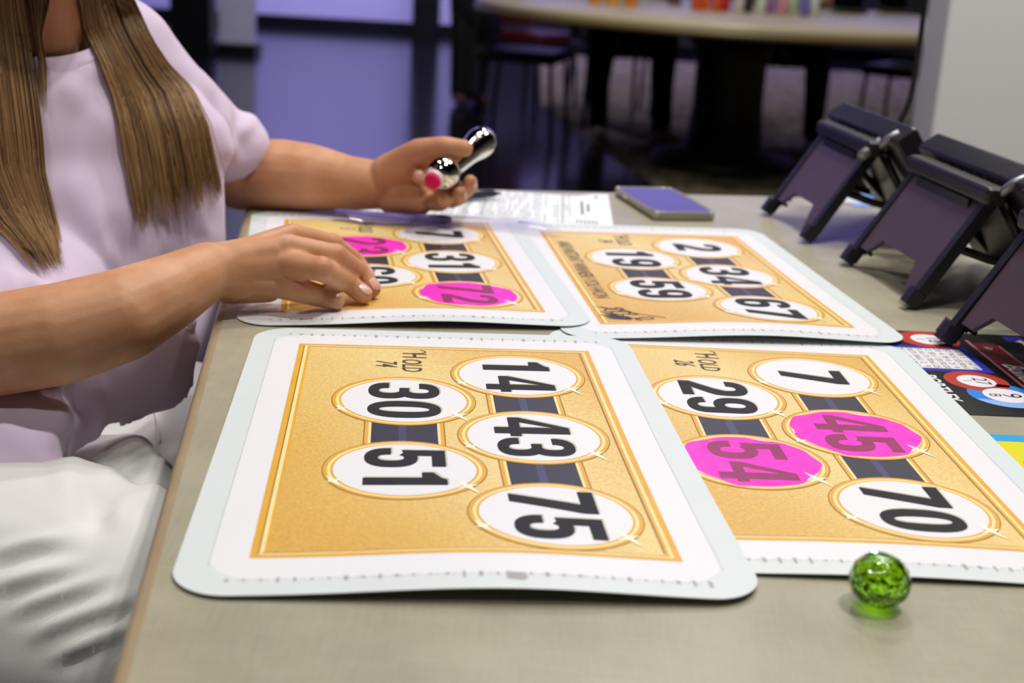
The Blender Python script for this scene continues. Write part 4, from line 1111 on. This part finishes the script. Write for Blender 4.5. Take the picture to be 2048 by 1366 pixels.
# --- trousers
Q = Blob()
hipR = Vector((-.56, .945, .560)); kneR = Vector((-.02, .785, .560)); hipL = Vector((-.52, 1.20, .575)); kneL = Vector((.02, 1.07, .575))
Q.chain([(hipR, .115), (hipR.lerp(kneR, .5), .114), (kneR, .07), (kneR+Vector((.02, 0, -.26)), .058), (kneR+Vector((-.04, 0, -.47)), .055)])
Q.chain([(hipL, .098), (hipL.lerp(kneL, .5), .096), (kneL, .068), (kneL+Vector((.02, 0, -.26)), .056), (kneL+Vector((-.04, 0, -.47)), .052)])
Q.ell((-.53, 1.11, .575), (.13, 0, 0), (0, .19, 0), (0, 0, .105))
Q.cap((-.42, 1.02, .595), .06, (-.30, 1.00, .590), .055)
me = Q.mesh('trousers', .0048, 14, .5); co = get_co(me); no = get_no(me); d = np.zeros(len(co))
dc = co-np.array((0, 0, CAM_Z)); zc_ = dc@np.array(_fw); vx = 1024+F_PX*(dc@np.array(_rt))/zc_; vy = 683-F_PX*(dc@np.array(_up))/zc_
def fold(p, q, amp, wd):
    a = np.array(p, float); b_ = np.array(q, float); ab = b_-a; L = np.linalg.norm(ab); u = ab/L; nrm = np.array((-u[1], u[0])); wd = wd*2700
    r_ = np.stack((vx, vy), 1)-a; al = r_@u; la = r_@nrm + 5*np.sin(al/45)
    fade = np.clip(al/(.25*L), 0, 1)*np.clip((L-al)/(.35*L), 0, 1)*(no[:, 2] > -.1)
    return amp*fade*(np.exp(-(la/wd)**2)-.75*np.exp(-((la-1.7*wd)/wd)**2))
for f_ in (((90, 945), (300, 880), .007, .013), ((225, 925), (345, 850), .006, .010), ((205, 915), (262, 1060), .007, .012), ((235, 920), (345, 1010), .007, .012), ((250, 905), (400, 930), .006, .009), ((120, 1010), (225, 925), .005, .012),
           ((-40, 1120), (150, 1060), .0042, .006), ((-40, 1190), (190, 1110), .0034, .006), ((10, 1235), (250, 1130), .0034, .006), ((50, 1285), (310, 1165), .0034, .006), ((90, 1330), (300, 1230), .0034, .006)):
    d += fold(*f_)
for i, c in enumerate(co): d[i] += .004*wr(c, 9, 2)
set_co(me, co+no*d[:, None])
trs = link_mesh('trousers', me, m_trous, woman)
from mathutils.bvhtree import BVHTree
bm = bmesh.new(); bm.from_mesh(trs.data); TQ = BVHTree.FromBMesh(bm)
def onq(px, py, lift=.0006):
    d_ = ray(px, py).normalized(); h = TQ.ray_cast(Vector((0, 0, CAM_Z)), d_)
    return h[0]-d_*lift if h[0] else None
for line in ([(300+k*2.2-.06*k*k, 770+k*9) for k in range(14)],):
    pts_ = [q for q in (onq(*l) for l in line) if q is not None]
    if len(pts_) > 3:
        b = MB(); b.tube(pts_, .0012, 6); o = b.build('seam', m_trous, None); o.parent = woman; o.matrix_parent_inverse = Matrix.Translation(-Vector(woman.location))
for kp in (kneR, kneL):
    z = Blob(); z.cap(Vector((kp.x-.05, kp.y, .045)), .042, Vector((kp.x+.11, kp.y, .035)), .034); link_mesh('shoe', z.mesh('shoe', .008), m_white, woman)

# --- hair
def hair_mat():
    m = bpy.data.materials.new('long brown hair'); m.use_nodes = True; n = N(m)
    at = n.new('ShaderNodeAttribute', attribute_name='strand'); r = n.new('ShaderNodeValToRGB'); n.link(at.outputs['Fac'], r.inputs[0])
    e = r.color_ramp.elements; e[0].position = 0.0; e[0].color = (*lin('36271c'), 1); e[1].position = 1.0; e[1].color = (*lin('c19c6c'), 1)
    e.new(.35).color = (*lin('5f4630'), 1); e.new(.7).color = (*lin('8d6c47'), 1)
    n.link(r.outputs[0], n.b.inputs['Base Color']); n.b.inputs['Roughness'].default_value = 0.55; n.b.inputs['Specular IOR Level'].default_value = 0.3
    return m
m_hair = hair_mat()
from mathutils.bvhtree import BVHTree
bm = bmesh.new(); bm.from_mesh(shirt.data); bm2 = bmesh.new(); bm2.from_mesh(body.data)
TS = BVHTree.FromBMesh(bm); TB = BVHTree.FromBMesh(bm2)
camo = Vector((0, 0, CAM_Z))
def onbody(px, py, off):
    d = ray(px, py); L = d.length; d = d/L
    best = None
    for t in (TS, TB):
        h = t.ray_cast(camo, d)
        if h[0] is not None and (best is None or h[3] < best): best = h[3]
    return best, d
def poly_at(pl, t):
    ys = [p[1] for p in pl]; y = ys[0]+(ys[-1]-ys[0])*t
    for (x0, y0), (x1, y1) in zip(pl[:-1], pl[1:]):
        if y <= y1: return x0+(x1-x0)*(y-y0)/(y1-y0), y
    return pl[-1]
hv = []; hf = []; hs = []
def lock(left, right, n, seed, dk=0.0, side=0):
    rnd = random.Random(seed)
    # depth profile down the lock, so hair drapes smoothly in front of the body
    K = 36; prof = []
    for k in range(K+1):
        t = k/K; row = []
        for u in (0.05, .3, .55, .8, .98):
            x = poly_at(left, t)[0]*(1-u)+poly_at(right, t)[0]*u; y = poly_at(left, t)[1]*(1-u)+poly_at(right, t)[1]*u
            b_, d = onbody(x, y, 0); row.append(b_)
        prof.append(row)
    vals = [v for r_ in prof for v in r_ if v is not None]
    dmed = sorted(vals)[len(vals)//2]
    g = np.array([[v if v is not None else np.nan for v in r_] for r_ in prof])
    g = np.clip(np.where(np.isnan(g), dmed, g), dmed-.32, dmed+.12)
    for _ in range(5):
        g2 = g.copy(); g2[1:-1] = (g[:-2]+2*g[1:-1]+g[2:])/4; g2[:, 1:-1] = (g2[:, :-2]+2*g2[:, 1:-1]+g2[:, 2:])/4; g = np.minimum(g, g2)
    us = (0.05, .3, .55, .8, .98)
    nclump = 44; clump = [(rnd.random(), rnd.uniform(-.5, .5), rnd.uniform(.25, .9), rnd.uniform(.86, 1.0)) for _ in range(nclump)]
    for i in range(n):
        c = rnd.choice(clump); u0 = min(1, max(0, c[0]+rnd.gauss(0, .05))); lift = rnd.uniform(.004, .018)*(0.6+.4*math.sin(u0*PI))
        tone = min(1, max(0, c[2]+.06+rnd.gauss(0, .2))); tmax = min(1, max(.55, c[3]-abs(rnd.gauss(0, .06)))); ph = rnd.uniform(0, 6.28); wob = rnd.uniform(.002, .012); fl_ = rnd.gauss(0, .02)
        if rnd.random() < .03: fl_ *= 3.5
        pts = []; M_ = 20
        for k in range(M_+1):
            t = tmax*k/M_; u = u0 + (c[0]-u0)*.25*t + wob*math.sin(5*t+ph) + fl_*t*t + c[1]*.10*math.sin(PI*t)*(.5-abs(u0-.5))
            (xl, yl), (xr, yr) = poly_at(left, t), poly_at(right, t); x = xl*(1-u)+xr*u; y = yl*(1-u)+yr*u
            fk = t*K; k0 = min(K-1, int(fk)); fr = fk-k0
            dep = (1-fr)*np.interp(u, us, g[k0])+fr*np.interp(u, us, g[k0+1])
            d = ray(x, y).normalized(); pts.append(camo+d*(dep-lift))
        if side:
            anc = head+LD*(.080*side+rnd.uniform(-.006, .006))+FD*((u0-.5)*.07*side-.02)+UP*(.055+rnd.uniform(-.02, .03)); f0 = pts[0]
            mid_ = anc.lerp(f0, .55)+LD*.022*side+UP*.02
            pts = [anc*(1-k/8)**2+mid_*2*(k/8)*(1-k/8)+f0*(k/8)**2 for k in range(8)]+pts; M_ = len(pts)-1
        rad = rnd.uniform(.0004, .00085); o = len(hv)
        for k, p in enumerate(pts):
            t_ = (pts[min(k+1, M_)]-pts[max(k-1, 0)]).normalized(); s1 = t_.cross(Vector((.3, -.9, .2))).normalized(); s2 = t_.cross(s1)
            r_ = rad*(1-.75*max(0, k/M_-.55)/.45)
            for (a, b_) in ((1, 0), (-.5, .87), (-.5, -.87)): hv.append(p+s1*a*r_+s2*b_*r_); hs.append(max(0, min(1, tone*(1-dk*(1-k/M_))+(.30*(k/M_)-.08))))
        for k in range(M_):
            for j in range(3):
                j2 = (j+1) % 3; hf.append((o+k*3+j, o+k*3+j2, o+k*3+3+j2, o+k*3+3+j))
lock([(140, -60), (158, 0), (166, 60), (196, 120), (222, 190), (244, 290), (258, 370), (275, 475)],
     [(235, -60), (268, 0), (305, 80), (338, 130), (382, 175), (414, 250), (424, 300), (445, 408)], 2200, 11, .45, 1)
lock([(-120, -60), (-120, 60), (-110, 200), (-90, 330), (-30, 430), (30, 490), (68, 540), (80, 553)],
     [(40, -60), (48, 20), (60, 100), (74, 190), (84, 270), (90, 350), (112, 440), (142, 540)], 2200, 23, .35, -1)
lock([(40, -60), (52, 0), (66, 60), (76, 120), (80, 220)], [(95, -60), (100, 0), (82, 70), (92, 130), (94, 235)], 40, 31, .6)
me = bpy.data.meshes.new('hair'); me.from_pydata([tuple(v) for v in hv], [], hf)
me.polygons.foreach_set('use_smooth', [True]*len(hf)); a_ = me.attributes.new('strand', 'FLOAT', 'POINT'); a_.data.foreach_set('value', hs)
link_mesh('hair', me, m_hair, woman)
# crown of hair over the head
z = Blob(); z.ell(head+UP*.035-FD*.02, LD*.086, FD*.096, UP*.115); z.cap(head-FD*.07, .06, NK-FD*.11-UP*.05, .05); me = z.mesh('hair_crown', .008)
a_ = me.attributes.new('strand', 'FLOAT', 'POINT'); a_.data.foreach_set('value', [.2]*len(me.vertices)); link_mesh('hair_crown', me, m_hair, woman)

# --- the dauber in the raised hand
m_chr = mat('chrome plated plastic', 'd6d4cc', 0.06, metal=1.0); m_foam = mat('magenta red foam', 'e0085a', 0.9, bump=.3, bscale=2500); m_wring = mat('white pink collar', 'eecfd6', 0.5)
tipP = PY(862, 365, 1.350); capP = PY(964, 283, 1.435); ax = (capP-tipP); DL = ax.length; ax.normalize()
sx_ = ax.cross(UP).normalized(); sy_ = sx_.cross(ax)
MD = Matrix(((sx_.x, sy_.x, ax.x, 0), (sx_.y, sy_.y, ax.y, 0), (sx_.z, sy_.z, ax.z, 0), (0, 0, 0, 1)))
db = thing('dauber', 'chrome bingo dauber with magenta tip held in the raised hand', 'dauber', tuple(tipP))
b = MB(); b.lathe([(0, -.001), (.0070, -.0005), (.0086, .002), (.0088, .005), (.0086, .008)], 32, 0, MD); b.build('foam_tip', m_foam, db)
b = MB(); b.lathe([(.0086, .004), (.0098, .0045), (.0102, .007), (.0104, .011), (.009, .012)], 32, 0, MD); b.build('tip_ring', m_wring, db)
b = MB(); b.lathe([(.0095, .0085), (.0120, .0100), (.0150, .0145), (.0165, .0200), (.0168, .0250), (.0158, .0300), (.0150, .0315), (.0146, .032), (.0118, .034)], 48, 0, MD); b.build('collar', m_chr, db)
b = MB(); e = DL+.012
b.lathe([(.0122, .033), (.0120, .042), (.0120, e*.45), (.0122, e*.60), (.0132, e*.70), (.0150, e*.78), (.0160, e*.85), (.0157, e*.91), (.0135, e*.96), (.009, e*.99), (0, e)], 48, 0, MD); b.build('bottle', m_chr, db)

chair((-.56, 1.12, 0), math.radians(75), 'black chair under the seated person in the lilac t-shirt', m_seat)

# ------------------------------------------------------------------ people and chairs across the hall
m_bskin = mat('background skin', 'b98a6c', 0.6); m_bhair = mat('dark background hair', '2a1f18', 0.6)
def sitter(loc, rz, label, shirt, trous, shoe):
    L = Vector(loc)
    t = thing('person', label, 'person', (L.x, L.y, 0), rz, 'people across the hall')
    def put(name, blob, m, vox=.016, it=5):
        me = blob.mesh(name, vox, it); me.materials.append(m); o = bpy.data.objects.new(name, me); C.objects.link(o); o.parent = t; return o
    z = Blob(); V = Vector
    z.cap(V((0, 0, .58)), .12, V((0, -.02, .95)), .12); z.cap(V((0, -.03, 1.0)), .055, V((0, -.06, 1.16)), .055); z.ell((0, -.09, 1.27), (.078, 0, 0), (0, .095, 0), (0, 0, .118)); z.cap(V((0, -.18, 1.25)), .013, V((0, -.19, 1.235)), .014)
    for s_ in (-1, 1):
        z.chain([(V((s_*.19, -.02, .98)), .05), (V((s_*.26, -.10, .74)), .042), (V((s_*.16, -.36, .80)), .03)]); z.ell((s_*.14, -.43, .80), (.04, 0, 0), (0, .07, 0), (0, 0, .018))
        for k in range(4): z.cap(V((s_*.14+(k-1.5)*.018, -.47, .80)), .009, V((s_*.14+(k-1.5)*.02, -.54, .795)), .007)
        z.cap(V((s_*.14-s_*.03, -.42, .80)), .011, V((s_*.14-s_*.06, -.48, .797)), .008)
    put('body', z, m_bskin, .011)
    z = Blob(); z.chain([(V((0, .02, .54)), .155), (V((0, 0, .78)), .15), (V((0, -.01, .96)), .12)]); z.chain([(V((-.18, -.02, .98)), .065), (V((0, -.02, 1.0)), .08), (V((.18, -.02, .98)), .065)])
    for s_ in (-1, 1): z.cap(V((s_*.19, -.02, .98)), .066, V((s_*.25, -.08, .80)), .058)
    put('shirt', z, shirt)
    z = Blob(); z.ell((0, .02, .54), (.18, 0, 0), (0, .16, 0), (0, 0, .10))
    for s_ in (-1, 1): z.chain([(V((s_*.09, 0, .54)), .095), (V((s_*.17, -.46, .545)), .078), (V((s_*.18, -.44, .30)), .066), (V((s_*.18, -.50, .09)), .055)])
    put('trousers', z, trous)
    for s_ in (-1, 1):
        z = Blob(); z.chain([(V((s_*.18, -.48, .05)), .045), (V((s_*.19, -.62, .04)), .038), (V((s_*.195, -.70, .035)), .030)]); put('shoe', z, shoe)
    z = Blob(); z.ell((0, -.065, 1.30), (.088, 0, 0), (0, .10, 0), (0, 0, .112)); put('hair', z, m_bhair)
    return t
m_navyt = mat('black trouser cloth', '0e0f14', 0.8); m_blues = mat('pale blue checked shirt', '8fa5bd', 0.8, var=.45, vscale=30); m_patt = mat('blue and white patterned shirt', '9db4cf', 0.8, var=.5, vscale=14)
m_shoey = mat('dull yellow shoe', '8a7a3a', 0.6); m_shoeb = mat('brown shoe', '4a2c20', 0.6)
sitter((.46, 7.98, 0), .22, 'person in pale blue shirt seated at the left behind the far round table', m_blues, m_navyt, m_shoey)
chair((.48, 8.02, 0), .22, 'black chair under the person in the pale blue shirt behind the far table', m_seat)
sitter((1.46, 8.06, 0), -.15, 'person in patterned blue and white shirt seated at the right behind the far round table', m_patt, m_navyt, m_shoeb)
chair((1.46, 8.10, 0), -.15, 'black chair under the person in the patterned shirt behind the far table', m_seat)
chair((.02, 8.75, 0), .9, 'dark red chair behind the left end of the far table', m_seatr)
chair((.95, 8.75, 0), .1, 'empty black chair between the two seated people behind the far table', m_seat)
chair((2.12, 7.75, 0), -.6, 'empty black chair at the right end of the far table by the column', m_seat)
chair((-.02, 7.35, 0), 1.35, 'empty black chair at the left end of the far round table', m_seat)
# standing person in black by the walkway
t = thing('person', 'person standing in long black coat and black trousers left of the far table', 'person', (-.365, 8.7, 0), .3, 'people across the hall')
def put(name, blob, m, vox=.016):
    me = blob.mesh(name, vox, 5); me.materials.append(m); o = bpy.data.objects.new(name, me); C.objects.link(o); o.parent = t
V = Vector
z = Blob(); z.cap(V((0, 0, .9)), .10, V((0, 0, 1.35)), .12); z.cap(V((0, 0, 1.42)), .055, V((0, -.02, 1.54)), .055); z.ell((0, -.03, 1.64), (.078, 0, 0), (0, .095, 0), (0, 0, .118)); z.cap(V((0, -.12, 1.62)), .013, V((0, -.13, 1.605)), .014)
for s_ in (-1, 1):
    z.chain([(V((s_*.17, 0, 1.40)), .05), (V((s_*.20, .03, 1.12)), .042), (V((s_*.19, -.06, .88)), .03)]); z.ell((s_*.19, -.07, .80), (.018, 0, 0), (0, .04, 0), (0, 0, .05))
    for k in range(4): z.cap(V((s_*.19, -.095+k*.017, .77)), .009, V((s_*.187, -.09+k*.017, .70)), .007)
    z.cap(V((s_*.185, -.10, .82)), .010, V((s_*.17, -.115, .77)), .008)
put('body', z, m_bskin, .011)
z = Blob(); z.chain([(V((0, .01, .60)), .135), (V((0, .01, .95)), .13), (V((0, 0, 1.28)), .14)]); z.chain([(V((-.16, 0, 1.41)), .065), (V((0, 0, 1.43)), .075), (V((.16, 0, 1.41)), .065)])
for s_ in (-1, 1): z.chain([(V((s_*.17, 0, 1.40)), .065), (V((s_*.205, .03, 1.12)), .056), (V((s_*.192, -.05, .90)), .045)])
put('coat', z, m_navyt)
z = Blob()
for s_ in (-1, 1): z.chain([(V((s_*.07, 0, .88)), .09), (V((s_*.062, -.01, .48)), .068), (V((s_*.055, .01, .07)), .058)])
put('trousers', z, m_navyt)
for s_ in (-1, 1):
    z = Blob(); z.cap(V((s_*.06, .01, .045)), .042, V((s_*.075, -.16, .035)), .032); put('shoe', z, m_shoeb)
z = Blob(); z.ell((0, -.01, 1.67), (.088, 0, 0), (0, .10, 0), (0, 0, .112)); put('hair', z, m_bhair)
# white lit display panel by the far wall
t = thing('display_panel', 'tall white display panel with black base in front of the violet wall', 'panel', (-2.33, 11.2, 0))
b = MB(); b.box((0, 0, .04), (.34, .30, .08)); b.build('base', m_black, t, bevel=.005)
b = MB(); b.box((0, 0, 1.12), (.29, .06, 2.08)); b.build('panel', m_lav, t, bevel=.004)
